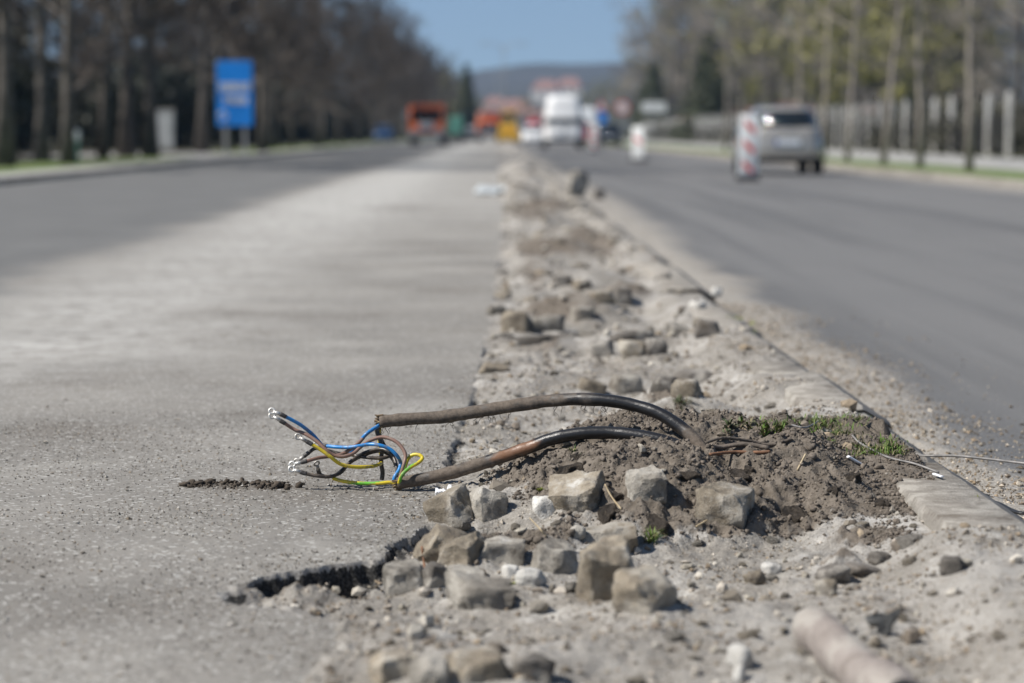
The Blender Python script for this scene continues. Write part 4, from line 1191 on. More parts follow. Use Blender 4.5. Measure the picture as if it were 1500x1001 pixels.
# broken pinkish pipe end, lower right
def broken_pipe():
    g = ground_hit(1190, 945)
    p0 = np.array([g[0] - .002, g[1], g[2] + .020]); p1 = at_y(1322, 1030, g[1] - .42)
    d = (p1 - p0) / np.linalg.norm(p1 - p0)
    ts = np.linspace(0, 1, 30); path = p0[None] + (p1 - p0)[None] * ts[:, None]
    path[:, 2] += .004 * np.sin(ts * 9)
    ro, ri = .034, .026
    Vo, Fo = tube(path, ro * (1 + .02 * np.sin(ts * 9)), 24, False); Vi, Fi = tube(path, ri, 24, False)
    for i in range(len(Vo)):
        k = i // 24; n_ = mnoise.noise(tuple(Vo[i] * 16)) * .008 + mnoise.noise(tuple(Vo[i] * 60)) * .002
        Vo[i] += (Vo[i] - path[k]) / ro * n_
        if k == 0: Vo[i] -= d * mnoise.noise(tuple(Vo[i] * 30)) * .03
    a = Acc(); a.add(Vo, Fo); a.add(Vi, Fi[:, ::-1])
    e = np.arange(24); e2 = (e + 1) % 24; n = len(Vo)
    for k in (0, 29):
        a.add(np.concatenate([Vo[k * 24:k * 24 + 24], Vi[k * 24:k * 24 + 24]]), np.stack([e, e2, 24 + e2, 24 + e], -1))
    tag(link("broken_pipe", a.mesh("broken_pipe", [M['pink']], True)), "broken pinkish pipe lying in the sand at the near right", "pipe")
broken_pipe()
# ------------------------------------------------------------------ land around the road
def mat_land():
    m, nt, p = mk("grass_and_leaf_litter"); co = coord(nt)
    n1 = tex_noise(nt, co, .25, 6, .6); n2 = tex_noise(nt, co, 3, 6, .6)
    c = mixc(nt, ramp(nt, n1, .35, .65), (.06, .085, .022), (.10, .09, .05))
    c = mixc(nt, ramp(nt, n2, .45, .7), c, (.13, .115, .075))
    nt.links.new(c, p.inputs["Base Color"]); p.inputs["Roughness"].default_value = .95
    bump(nt, p, n2, .8, .05); return m
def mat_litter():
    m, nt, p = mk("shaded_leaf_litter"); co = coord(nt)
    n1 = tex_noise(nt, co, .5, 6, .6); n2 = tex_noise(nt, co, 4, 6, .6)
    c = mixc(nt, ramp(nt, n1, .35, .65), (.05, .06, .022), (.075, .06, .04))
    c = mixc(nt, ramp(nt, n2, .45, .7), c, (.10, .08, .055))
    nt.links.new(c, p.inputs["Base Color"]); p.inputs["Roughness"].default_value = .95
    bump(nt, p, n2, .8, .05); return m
def mat_verge():
    m, nt, p = mk("verge_grass"); co = coord(nt)
    n1 = tex_noise(nt, co, .6, 6, .6); n2 = tex_noise(nt, co, 9, 6, .6)
    c = mixc(nt, ramp(nt, n1, .35, .65), (.085, .15, .025), (.12, .14, .045))
    c = mixc(nt, ramp(nt, n2, .5, .75), c, (.17, .16, .09))
    nt.links.new(c, p.inputs["Base Color"]); p.inputs["Roughness"].default_value = .9
    bump(nt, p, n2, 1, .03); return m
def mat_hills():
    m, nt, p = mk("bare_forest_hillside"); co = coord(nt)
    n1 = tex_noise(nt, co, .006, 6, .6); n2 = tex_noise(nt, co, .05, 6, .6)
    c = mixc(nt, ramp(nt, n1, .35, .65), (.028, .032, .024), (.046, .040, .035))
    c = mixc(nt, ramp(nt, n2, .45, .7), c, (.052, .046, .04))
    nt.links.new(c, p.inputs["Base Color"]); p.inputs["Roughness"].default_value = .95
    return m
M['land'] = mat_land(); M['litter'] = mat_litter(); M['verge'] = mat_verge(); M['hills'] = mat_hills()
M['pave'] = mat_simple("pale_pavement", (.32, .31, .29), .9, 0, .15, 1.5, .4, .01, 30)

def hill_z(X, Y):
    """low plain that swells into wooded ridges two to three km off"""
    a = X / np.maximum(Y, 1)
    up = sstep(550, 2700, Y)
    ridge = 64 + 8 * np.sin(a * 26 + .2) + 150 * sstep(.05, .26, a) + 10 * sstep(.02, -.15, a) - 14 * np.exp(-((a + .045) / .035) ** 2)
    z = up * ridge * (Y / 2700) ** .2 + up * 14 * fbm(X, Y, 260, 4, 111)
    return z * np.where(Y > 2800, np.clip(1 - (Y - 2800) / 900, .1, 1), 1)
def build_land():
    xs = np.concatenate([np.linspace(-1600, -60, 30), np.linspace(-50, -9, 14), [-7.95, -7.75, 0, 8.1, 8.3], np.linspace(9, 60, 14), np.linspace(70, 1600, 30)])
    ys = np.concatenate([[-40, 0], np.linspace(3, 500, 60)])
    X, Y = np.meshgrid(xs, ys)
    z = np.where((X > -7.9) & (X < 8.2), -.32, .0)
    me = mesh_np("ground", np.stack([X, Y, z], -1).reshape(-1, 3), grid_faces(len(xs), len(ys)), [M['land']], True)
    tag(link("ground", me), kind="structure")
    xs = np.linspace(-1600, 1600, 180); ys = np.linspace(500, 3700, 120)
    X, Y = np.meshgrid(xs, ys)
    z = hill_z(X, Y); z[0] = 0
    tag(link("hills", mesh_np("hills", np.stack([X, Y, z], -1).reshape(-1, 3), grid_faces(180, 120), [M['hills']], True)), kind="structure")
    def slab(name, x0, x1, y0, y1, z0, z1, mat):
        o = bm_obj(name, boxes((((x0 + x1) / 2, (y0 + y1) / 2, (z0 + z1) / 2), (x1 - x0, y1 - y0, z1 - z0))), mat)
        return tag(o, kind="structure")
    slab("pavement", -9.0, -7.93, 3, 500, -.3, .085, M['pave'])
    slab("grass_verge", -11.6, -9.0, 3, 76, -.3, .075, M['verge']); slab("grass_verge", -11.6, -9.0, 92, 500, -.3, .075, M['verge'])
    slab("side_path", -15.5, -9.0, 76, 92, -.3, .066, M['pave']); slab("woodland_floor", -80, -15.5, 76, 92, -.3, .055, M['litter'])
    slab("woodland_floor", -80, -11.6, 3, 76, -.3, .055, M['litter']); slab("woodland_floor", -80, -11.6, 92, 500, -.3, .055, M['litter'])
    slab("grass_verge", 8.42, 10.6, 3, 500, -.3, .05, M['verge'])
    slab("sidewalk", 10.6, 15.6, 3, 500, -.3, .06, M['pave'])
    # kerbs along both outer edges, stone by stone as far as they show
    k1 = tag(empty("kerb", (-7.85, 0, 0)), kind="structure"); k2 = tag(empty("kerb", (8.32, 0, 0)), kind="structure")
    for k, zt, s0 in ((k1, .10, 24), (k2, .065, 24)):
        src = bm_obj("kerbstone", boxes(((0, 0, (zt - .3) / 2), (.16, .985, zt + .3), .015)), M['kerb'], k)
        src.location = (0, s0, 0)
        for i in range(1, 110):
            c = src.copy(); COL.objects.link(c); c.parent = k; c.location = (0, s0 + i, 0)
build_land()

# ------------------------------------------------------------------ trees
M['trunk'] = mat_simple("grey_brown_bark", (.10, .087, .074), .95, 0, .35, 6, .8, .03, 14)
M['bark2'] = mat_simple("pale_young_bark", (.27, .235, .20), .9, 0, .25, 6, .5, .02, 14)
M['twig'] = mat_simple("brown_twigs", (.066, .052, .041), .9, 0, .3, 1.2)
M['twig2'] = mat_simple("grey_brown_twigs", (.25, .22, .185), .9, 0, .25, 1.2)
M['leaf'] = mat_simple("young_yellow_green_leaves", (.26, .248, .066), .6, 0, .3, .8)
M['needle'] = mat_simple("dark_conifer_needles", (.055, .064, .030), .7, 0, .4, 1.0)
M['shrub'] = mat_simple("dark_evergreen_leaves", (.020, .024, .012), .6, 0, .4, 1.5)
M['hedge'] = mat_simple("brown_green_hedge_leaves", (.055, .052, .034), .7, 0, .4, 1.2)

def branch(S, E, n, rng, tmin, ang, ratio, upb, jl=.35):
    """n children on every parent segment"""
    m = len(S); D = E - S; L = np.linalg.norm(D, axis=1); T = D / L[:, None]
    t = rng.uniform(tmin, 1.0, (m, n)); t[:, 0] = .98
    st = S[:, None] + D[:, None] * t[:, :, None]
    r = rng.normal(size=(m, n, 3)); r -= (r * T[:, None]).sum(-1, keepdims=True) * T[:, None]
    r /= np.linalg.norm(r, axis=-1, keepdims=True) + 1e-9
    a = ang * rng.uniform(.5, 1.3, (m, n, 1))
    d = T[:, None] * np.cos(a) + r * np.sin(a); d[..., 2] += upb; d /= np.linalg.norm(d, axis=-1, keepdims=True)
    l = (L[:, None] * ratio * (1.15 - .5 * t) * rng.uniform(1 - jl, 1 + jl, (m, n)))[..., None]
    return st.reshape(-1, 3), (st + d * l).reshape(-1, 3)

def make_tree(name, seed, H, r0, first, spread, nl, mats, twig_r=.011, up=.18, leaves=0, leaf=.10, lean=.0, n=(6, 5, 4), ang=.95):
    rng = np.random.default_rng(seed)
    tk = Acc(); hs = np.linspace(0, 1, 9)
    path = np.stack([np.cumsum(rng.normal(0, .02 * H / 9, 9)) + lean * hs * H, np.cumsum(rng.normal(0, .02 * H / 9, 9)), hs * H * .92], -1)
    path -= path[0] * np.array([1, 1, 0])
    tk.add(*tube(path, r0 * (1 - .82 * hs) * (1 + .5 * np.exp(-hs * 30)), 9))
    S, E = [], []
    for i in range(nl):
        f = first + (1 - first) * (i + .5) / nl * .98
        p = np.array([np.interp(f, hs, path[:, k]) for k in range(3)])
        a = i * 2.4 + rng.uniform(-.4, .4); u = (f - first) / (1 - first)
        L = spread * (.45 + .75 * math.sin(math.pi * min(1, .25 + .62 * u))) * rng.uniform(.8, 1.2) * (1.0 if u < .8 else .75)
        el = (1.0 - .55 * (1 - u) + .2 * u) * ang
        q = p + np.array([math.cos(a) * math.cos(el), math.sin(a) * math.cos(el), math.sin(el)]) * L
        mid = (p + q) / 2 + np.array([0, 0, -.06 * L]) + rng.normal(0, .05 * L, 3)
        rl = r0 * .42 * (1 - .6 * u)
        tk.add(*tube(catmull([p, mid, q], 4), np.linspace(rl, rl * .35, 9), 6))
        S += [p, mid]; E += [mid, q]
    S, E = np.array(S), np.array(E)
    S2, E2 = branch(S, E, n[0], rng, .25, .75, .62, up)
    S3, E3 = branch(S2, E2, n[1], rng, .2, .65, .55, up * .7)
    S4, E4 = branch(S3, E3, n[2], rng, .15, .6, .7, up * .5)
    cr = Acc()
    for (s, e, a_, b_) in ((S2, E2, .028, .014), (S3, E3, .015, twig_r), (S4, E4, twig_r, twig_r * .5)):
        cr.add(*prisms(s, e, a_, b_, 3))
    root = empty(name)
    link("trunk", tk.mesh("trunk", [mats[0]], True), root)
    link("crown", cr.mesh("crown", [mats[1]], False), root)
    if leaves:
        k = rng.integers(0, len(S4), leaves); c = S4[k] + (E4[k] - S4[k]) * rng.uniform(.2, 1, (leaves, 1))
        a = Acc(); a.add(*cards(c, leaf, rng)); link("leaves", a.mesh("leaves", [mats[2]], False), root)
    return root

def make_conifer(name, seed, H, R, mat):
    rng = np.random.default_rng(seed); root = empty(name)
    a = Acc(); a.add(*tube([(0, 0, 0), (0, 0, H * .5), (0, 0, H * .97)], [H * .018, H * .011, .02], 8)); link("trunk", a.mesh("trunk", [M['trunk']], True), root)
    C = []
    nb = 240
    for i in range(nb):
        f = (i + .5) / nb; z = H * (.05 + .93 * f); r = R * (1 - f) ** .85 * rng.uniform(.65, 1.15); az = i * 2.4 + rng.uniform(-.3, .3)
        m = int(10 + 34 * (1 - f)); t = rng.uniform(.15, 1, m)
        x = np.cos(az) * r * t; y = np.sin(az) * r * t
        sp = .14 * R * (1 - f * .6)
        C.append(np.stack([x + rng.normal(0, sp, m), y + rng.normal(0, sp, m), z - .28 * r * t + rng.normal(0, sp * .5, m)], -1))
    C = np.concatenate(C); a = Acc(); a.add(*cards(C, .17 * (R / 2.5), rng, .4))
    link("foliage", a.mesh("foliage", [mat], False), root); return root

def make_bush(name, seed, rx, rz, n, leaf, mat):
    rng = np.random.default_rng(seed); root = empty(name)
    nb = 16; B = np.stack([rng.uniform(-.75, .75, nb) * rx, rng.uniform(-.75, .75, nb) * rx * .8, rng.uniform(.15, .8, nb) * rz], -1)
    c = B[rng.integers(0, nb, n)] + rng.normal(size=(n, 3)) * np.array([rx, rx * .8, rz]) * .20
    c[:, 2] = np.abs(c[:, 2]) + .03
    a = Acc(); a.add(*cards(c, leaf, rng)); link("foliage", a.mesh("foliage", [mat], False), root)
    st = Acc(); s = rng.normal(size=(14, 3)) * np.array([.12, .12, 0]); st.add(*prisms(s, s * 4 + np.array([0, 0, rz * .6]), .02, .008, 4)); link("stems", st.mesh("stems", [M['trunk']], False), root)
    return root

def at_px(x, Y, z=0.0):
    d = ray(x, 300); t = Y / d[1]
    return (d[0] * t, Y, z)

MT = (M['trunk'], M['twig'], M['leaf']); MT2 = (M['trunk'], M['twig2'], M['leaf']); MT3 = (M['bark2'], M['twig2'], M['leaf'])
left_protos = [make_tree("bare_tree", 40 + i, 13.2 + (0, .8, 1.6, 1.2, -.8, .3)[i], (.14, .17, .20, .23, .155, .185)[i], (.20, .16, .24, .2, .13, .28)[i], 4.3, 16, MT, .014, .20, n=(6, 5, 4), lean=(.03, -.03, .015, .06, -.05, .02)[i]) for i in range(6)]
LK = [kid_tree(p) for p in left_protos]
GL = "bare trees lining the left side of the road"
left_row = [(8, 53, 1.2, "big bare tree with thick trunk at the far left edge of the road row"), (62, 62, .9, "dark bare tree second from the left edge, behind the thick one"), (101, 58, .95, "dark trunked bare tree standing on the green grass strip at left"),
            (152, 74, .95, "bare tree between the grass strip tree and the forked pair"), (186, 78, 1.0, "left one of the forked looking pair of bare trees before the white cabinet"), (221, 76, 1.05, "pale trunked bare tree directly left of the white cabinet"),
            (296, 92, 1.0, "pale trunked bare tree between the white cabinet and the blue board"), (335, 103, .95, "bare tree directly behind the blue board"), (384, 96, 1.0, "grey trunked bare tree just right of the blue board")]
used = [False] * 6
TILT = np.random.default_rng(31)
def put_tree(protos, kids, used, k, loc, rz, s, label, group, cat="tree"):
    if not used[k]:
        used[k] = True; o = protos[k]; o.location = loc; o.scale = (s, s, s); tag(o, label, cat, group)
    else:
        o = dup(protos[k], kids[k], loc, rz, s, label, group); o["category"] = cat
    q = .055 if cat == 'tree' and s > .6 else .02
    o.rotation_euler = (TILT.normal() * q * .7, TILT.normal() * q * .7, rz)
    return o
rt = np.random.default_rng(77)
for i, (x, Y, s, lab) in enumerate(left_row):
    put_tree(left_protos, LK, used, (i * 5 + i // 3) % 6, at_px(x, Y, .05), rt.uniform(0, 6.28), s, lab, GL)
for i, Y in enumerate(list(np.arange(106, 330, 8.5)) + list(np.arange(335, 640, 17))):
    put_tree(left_protos, LK, used, (i * 5 + i // 3) % 6, (-10.6 + rt.uniform(-.9, .9), Y + rt.uniform(-2.8, 2.8), .05), rt.uniform(0, 6.28), rt.uniform(.66, .88) * (1 if Y < 330 else 1.1), "bare brown tree in the receding row beyond the blue board", GL)
GW = "bare trees deeper in the left wood"
for i in range(46):
    Y = 62 + (i // 2) * 10.5 + rt.uniform(-3, 3); X = -16.5 - (i % 2) * 7 - rt.uniform(0, 4) - (Y - 60) * .012
    if 76 < Y < 92 and X > -26: continue
    if 90 < Y < 113: continue
    put_tree(left_protos, LK, used, (i * 5 + i // 3) % 6, (X, Y, .05), rt.uniform(0, 6.28), rt.uniform(.9, 1.15) * (1 if Y < 120 else .80), "bare tree deeper in the wood behind the roadside row", GW)
for i in range(34):
    Y = 84 + i * 5.5 + rt.uniform(-2, 2); X = -.205 * Y - rt.uniform(1, 9)
    if 92 < Y < 112: X -= 12
    put_tree(left_protos, LK, used, (i * 5 + i // 3) % 6, (X, Y, .05), rt.uniform(0, 6.28), rt.uniform(.9, 1.15) * (1 if Y < 120 else .80), "bare tree deeper in the wood behind the roadside row", GW)
# evergreen shrubs that darken the wood behind the trunks
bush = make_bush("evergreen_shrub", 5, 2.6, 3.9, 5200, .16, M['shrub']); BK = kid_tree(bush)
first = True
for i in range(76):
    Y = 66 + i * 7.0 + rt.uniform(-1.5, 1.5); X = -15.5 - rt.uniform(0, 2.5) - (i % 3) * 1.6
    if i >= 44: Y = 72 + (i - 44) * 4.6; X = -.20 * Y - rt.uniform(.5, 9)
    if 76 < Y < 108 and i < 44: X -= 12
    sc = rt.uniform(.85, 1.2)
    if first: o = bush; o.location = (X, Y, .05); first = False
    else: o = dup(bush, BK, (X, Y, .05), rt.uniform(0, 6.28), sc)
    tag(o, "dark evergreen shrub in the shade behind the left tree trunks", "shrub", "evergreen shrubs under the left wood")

# right side
GR = "thin street trees in the right verge"
st_p = [make_tree("street_tree", 60 + i, 9.5 + i, .062, .34, 2.3, 10, MT3, .009, .3, leaves=700, leaf=.07, n=(4, 4, 3)) for i in range(2)]
SK = [kid_tree(p) for p in st_p]; us = [False] * 2
for i, (x, Y, lab) in enumerate([(1419, 48.5, "thin street tree nearest the right edge of the road"), (1347, 54, "slightly leaning thin street tree, second from the right"), (1293, 59, "thin street tree third from the right, seen before the fence"), (1240, 65, "thin street tree just right of the silver car"),
                                 (1205, 71.5, "thin street tree hidden partly by the silver car"), (1168, 78, "thin street tree rising behind the silver car's roof"), (1062, 110, "distant thin street tree left of the striped beacon")]):
    put_tree(st_p, SK, us, i % 2, at_px(x, Y, .05), rt.uniform(0, 6.28), rt.uniform(.95, 1.1), lab, GR)
rp = [make_tree("budding_tree", 80 + i, 12.5 + i, .2, .15, 4.0, 15, MT2, .013, .2, leaves=(0, 3400, 7200)[i], leaf=.14, n=(7, 5, 4)) for i in range(3)]
RK = [kid_tree(p) for p in rp]; ur = [False] * 3
RT = [(1300, 150, 2, 1.0, "tree in fresh yellow green leaf right of centre behind the fence"), (1195, 165, 2, 1.0, "yellow green budding tree behind the silver car"), (1250, 180, 2, 1.05, "taller yellow green budding tree between its two leafy neighbours"), (1130, 205, 1, 1.15, "thinly leafed tree left of the yellow green ones"),
      (1365, 142, 1, 1.0, "thinly leafed tree behind the white fence posts toward the right"), (1490, 112, 0, .95, "bare dark tree at the right edge of the picture behind the fence"), (1405, 150, 0, 1.0, "bare tree left of the gap that shows the blue mountain"),
      (1085, 235, 0, 1.2, "bare greyish tree right of the pointed conifer"), (1130, 270, 0, 1.3, "tall bare tree behind the thinly leafed one"), (1000, 290, 0, 1.2, "bare tree between the two conifers"), (1060, 300, 0, 1.3, "bare tree rising behind the pointed conifer"), (975, 340, 0, 1.3, "bare tree behind the narrower dark conifer"),
      (1180, 260, 0, 1.25, "bare tree far behind the yellow green ones at left"), (1240, 250, 0, 1.2, "bare tree far behind the yellow green ones at middle"), (1310, 235, 0, 1.2, "bare tree far behind the yellow green ones at right"), (1370, 220, 1, 1.2, "leafing tree in the back row toward the mountain gap"), (940, 420, 0, 1.1, "small bare tree at the left end of the right wood"), (985, 305, 0, 1.25, "tall bare tree just right of the narrower conifer"), (1012, 320, 1, 1.25, "thinly leafed tall tree between the two conifers"), (968, 380, 0, 1.25, "bare tree beside the narrower conifer"), (990, 380, 0, 1.4, "high bare tree in the row behind both conifers, left"), (1030, 400, 0, 1.4, "high bare tree in the row behind both conifers, middle"), (1075, 380, 0, 1.4, "high bare tree in the row behind both conifers, right"), (925, 520, 0, 1.1, "farthest bare tree of the right wood beside the hill"), (905, 600, 1, 1.0, "far leafing tree above the dark car")]
for (x, Y, k, s, lab) in RT:
    put_tree(rp, RK, ur, k, at_px(x, Y, 0), rt.uniform(0, 6.28), s * (1.3 if 205 < Y < 410 and x < 1380 else 1), lab, "trees behind the right fence")
for i in range(40):
    Y = 170 + i * 9; X = 34 + rt.uniform(0, 16) + (Y - 170) * .02
    put_tree(rp, RK, ur, (0, 1, 0)[i % 3], (X, Y, 0), rt.uniform(0, 6.28), rt.uniform(1.25, 1.6), "bare tree in the depth of the right wood", "back trees of the right wood")
for i, (x, Y, H, R, lab) in enumerate([(1037, 215, 9.6, 3.7, "broad pointed dark conifer in front of the bare trees"), (957, 290, 9.5, 3.2, "narrower dark conifer at the left end of the right wood"), (940, 300, 7.0, 2.6, "low dark conifer at the foot of the narrower one"), (1330, 190, 6.5, 2.4, "dark conifer deep behind the white posts")]):
    o = make_conifer("conifer", 90 + i, H, R, M['needle']); o.location = at_px(x, Y, 0); tag(o, lab, "conifer")
rt2 = np.random.default_rng(5)
o0 = make_bush("fence_hedge_shrub", 8, 2.2, 1.5, 3600, .11, M['hedge']); HK = kid_tree(o0)
for i in range(46):
    loc = (19.4 + rt2.uniform(-.3, .5), 82 + i * 4.1, 0)
    if i == 0: o = o0; o.location = loc
    else: o = dup(o0, HK, loc, rt2.uniform(-.3, .3) + (math.pi if i % 2 else 0), (rt2.uniform(.9, 1.1), rt2.uniform(.9, 1.1), rt2.uniform(.8, 1.25)))
    tag(o, "brownish hedge shrub in the row behind the white posts", "shrub", "hedge shrubs behind the fence")
# trees along the end of the road, in front of the hill
far_p = make_tree("far_tree", 99, 11, .2, .15, 3.6, 12, MT2, .03, .2, leaves=1500, leaf=.2, n=(4, 4, 3)); FK = kid_tree(far_p)
for i, (x, Y, s, lab) in enumerate([(655, 420, 1.0, "olive tinted tree at the end of the left row"), (640, 520, 1.2, "taller olive tree behind the end of the left row"), (668, 620, 1.0, "small tree at the foot of the hill left of the red roofs"), (700, 700, .9, "small tree under the red roofed houses"), (770, 720, .9, "small tree between the red roofed houses"), (870, 650, 1.1, "small tree right of the red roofed houses"), (885, 560, 1.1, "small grey tree above the dark car"), (845, 700, 1.0, "small tree above the white van")]):
    o = far_p if i == 0 else dup(far_p, FK, (0, 0, 0))
    o.location = at_px(x, Y, 0 if Y < 500 else float(hill_z(np.array([0.0]), np.array([float(Y)]))[0]) - .3); o.scale = (s, s, s); tag(o, lab, "tree", "trees at the end of the road")
o = make_conifer("conifer", 120, 9.5, 2.6, M['needle']); o.location = at_px(684, 300, 0); tag(o, "dark conifer beyond the orange trucks", "conifer")

# ------------------------------------------------------------------ fence of pale posts and thin rails
M['post'] = mat_simple("weathered_white_post", (.64, .62, .58), .85, 0, .2, 3)
M['rail'] = mat_simple("dark_iron_rail", (.05, .048, .045), .7, .2, .2, 3)
fence = empty("fence", (17.6, 83, 0), 0, "long fence of pale pointed posts with dark bars along the right sidewalk", "fence")
def post_fn(bm):
    bm_box(bm, (0, 0, 1.0), (.155, .155, 2.0), .012)
    r = bmesh.ops.create_cone(bm, cap_ends=True, segments=4, radius1=.12, radius2=.03, depth=.28)
    bmesh.ops.rotate(bm, cent=(0, 0, 0), matrix=Euler((0, 0, math.pi / 4)).to_matrix(), verts=r['verts']); bmesh.ops.translate(bm, vec=(0, 0, 2.14), verts=r['verts'])
def bars_fn(bm):
    for z in (.35, 1.28): bm_box(bm, (0, 1.75, z), (.035, 3.3, .04))
    for i in range(22): bm_box(bm, (0, .18 + i * .15, .78), (.018, .018, 1.2))
p0 = bm_obj("fence_post", post_fn, M['post'], fence); b0 = bm_obj("bar_panel", bars_fn, M['rail'], fence)
for i in range(1, 66):
    for s in (p0, b0):
        c_ = s.copy(); COL.objects.link(c_); c_.parent = fence; c_.location = (0, 3.5 * i, 0)
    if i % 3 == 0: pass

# ------------------------------------------------------------------ houses
M['tile'] = mat_simple("orange_roof_tiles", (.23, .125, .098), .8, 0, .25, 1.5)
M['plaster'] = mat_simple("pale_plaster", (.62, .58, .52), .9, 0, .1, .6)
M['winglass'] = mat_simple("dark_window_glass", (.03, .035, .04), .15, 0, .2, .5)
def house(loc, rz, w, d, h, rh, label, floors=1):
    r = empty("house", loc, rz, label, "house")
    bm_obj("wall", boxes(((0, 0, h / 2 - 1), (w, d, h + 2))), M['plaster'], r)
    def roof(bm):
        e = .45
        P_ = [(-w / 2 - e, -d / 2 - e, h), (w / 2 + e, -d / 2 - e, h), (w / 2 + e, d / 2 + e, h), (-w / 2 - e, d / 2 + e, h), (-w / 2 + d * .3, 0, h + rh), (w / 2 - d * .3, 0, h + rh)]
        vs = [bm.verts.new(p) for p in P_]
        for f in ((0, 1, 5, 4), (2, 3, 4, 5), (1, 2, 5), (3, 0, 4), (3, 2, 1, 0)): bm.faces.new([vs[i] for i in f])
    rf = bm_obj("roof", roof, M['tile'], r)
    bm_obj("chimney", boxes(((w * .2, .4, h + rh * .8), (.5, .5, 1.4))), M['plaster'], rf)
    for fl in range(floors):
        for i in range(3):
            wx = (i - 1) * w * .3; z = 1.5 + fl * 2.8
            f = bm_obj("window", boxes(((wx, -d / 2 - .02, z), (1.3, .10, 1.35))), M['post'], r)
            bm_obj("pane", boxes(((wx, -d / 2 - .075, z), (1.1, .04, 1.15))), M['winglass'], f)
    return r
def far_house(x, Y, w, h, rh, label, fl=1, z=None):
    p = at_px(x, Y, 0); z = float(hill_z(np.array([p[0]]), np.array([p[1]]))[0]) if z is None else z
    return house((p[0], p[1], z - .3), random.uniform(-.3, .3), w, w * .75, h, rh, label, fl)
far_house(1050, 262, 7, 2.6, 1.0, "low white house behind the fence beside the pointed conifer", 1, 0)
far_house(1104, 285, 8, 2.7, 1.4, "orange roofed low house behind the striped beacon", 1, 0)
far_house(1152, 300, 8, 3.3, 1.6, "orange roofed low house above the silver car", 1, 0)
far_house(1262, 270, 9, 2.6, 1.3, "orange roofed low house seen between the street trees", 1, 0)
far_house(727, 1050, 11, 5.5, 4.0, "red roofed house on the hill foot left of the lamp post", 2)
far_house(757, 900, 12, 6, 4.2, "smaller red roofed house on the hill foot right of the lamp post", 2)
far_house(800, 1330, 15, 6.5, 5.4, "wide red roofed house on the hill foot above the van, left half", 2)
far_house(834, 1370, 15, 6.2, 5.4, "wide red roofed house on the hill foot above the van, right half", 2)
far_house(775, 800, 10, 5, 2.2, "pale house with faded red roof below the wide roofed ones", 2)
far_house(705, 780, 12, 5, 2.0, "pale house under the leftmost red roof", 2)
# ------------------------------------------------------------------ vehicles
def paint(name, col, metal=0.0, rough=.35, coat=.6): return mat_simple(name, col, rough, metal, .05, 2.0, coat=coat)
M['tyre'] = mat_simple("tyre_rubber", (.018, .018, .018), .85, 0, .3, 8)
M['rim'] = mat_simple("dull_alloy", (.35, .35, .36), .4, .7, .1, 8)
M['glass'] = mat_simple("tinted_car_glass", (.012, .016, .018), .03, 0, .2, 1, spec=.8)
M['blackplastic'] = mat_simple("black_trim_plastic", (.022, .022, .024), .6, 0, .2, 6)
M['redlens'] = mat_simple("red_lamp_lens", (.35, .012, .012), .2, 0, .2, 6, coat=.5)
M['lamp'] = mat_simple("clear_lamp_lens", (.62, .63, .64), .12, .5, .1, 6, coat=.5)
M['plate'] = mat_simple("white_number_plate", (.68, .70, .72), .5, 0, .05, 6)
M['eu'] = mat_simple("blue_plate_band", (.02, .07, .36), .5, 0, .1, 6)

def rr(th, hw, hl, k):
    """superellipse ring"""
    c, s = np.cos(th), np.sin(th)
    return hw * np.sign(c) * np.abs(c) ** (2 / k), hl * np.sign(s) * np.abs(s) ** (2 / k)

class Shell:
    """body made of horizontal rings: (z, half width, y rear, y front, squareness)"""
    def __init__(self, rings): self.R = rings
    def pt(self, th, z, off=0.0):
        R = self.R; zs = [r[0] for r in R]
        v = [np.interp(z, zs, [r[i] for r in R]) for i in range(1, 5)]
        x, y = rr(th, v[0] + off, (v[2] - v[1]) / 2 + off, v[3])
        return np.stack([x, y + (v[1] + v[2]) / 2, np.broadcast_to(z, np.shape(th))], -1)
    def mesh(self, name, mat, n=56, sub=3, parent=None):
        th = np.linspace(0, 2 * np.pi, n, endpoint=False); zs = []
        for a, b in zip(self.R[:-1], self.R[1:]): zs += list(np.linspace(a[0], b[0], sub, endpoint=False))
        zs.append(self.R[-1][0])
        V = np.concatenate([self.pt(th, np.full(n, z)) for z in zs]); m = len(zs)
        i = np.arange(m - 1)[:, None] * n; j = np.arange(n)[None]; j2 = (j + 1) % n
        a = Acc(); a.add(V, np.stack([i + j, i + j2, i + n + j2, i + n + j], -1).reshape(-1, 4))
        for k, fl in ((0, -1), (m - 1, 1)):
            c = V[k * n:(k + 1) * n].mean(0); W = np.concatenate([V[k * n:(k + 1) * n], [c]]); e = np.arange(n); e2 = (e + 1) % n
            f = np.stack([e, e2, np.full(n, n)], -1)
            a.add(W, f if fl > 0 else f[:, ::-1])
        me = a.mesh(name, [mat], True)
        try: me.set_sharp_from_angle(angle=math.radians(35))
        except Exception: pass
        return link(name, me, parent)
    def patch(self, name, t0, t1, z0, z1, mat, parent, off=.006, n=24, m=8, thick=.01):
        th = np.linspace(math.radians(t0), math.radians(t1), n); zs = np.linspace(z0, z1, m)
        V = np.concatenate([self.pt(th, np.full(n, z), off) for z in zs] + [self.pt(th, np.full(n, z), off - thick) for z in zs])
        F = grid_faces(n, m); F2 = F[:, ::-1] + n * m
        a = Acc(); a.add(V, F); a.add(V, F2)
        b = [j for j in range(n)] + [i * n + n - 1 for i in range(1, m)] + [(m - 1) * n + j for j in range(n - 2, -1, -1)] + [i * n for i in range(m - 2, 0, -1)]
        b = np.array(b); b2 = np.roll(b, -1); a.add(V, np.stack([b, b + n * m, b2 + n * m, b2], -1))
        return link(name, a.mesh(name, [mat], True), parent)

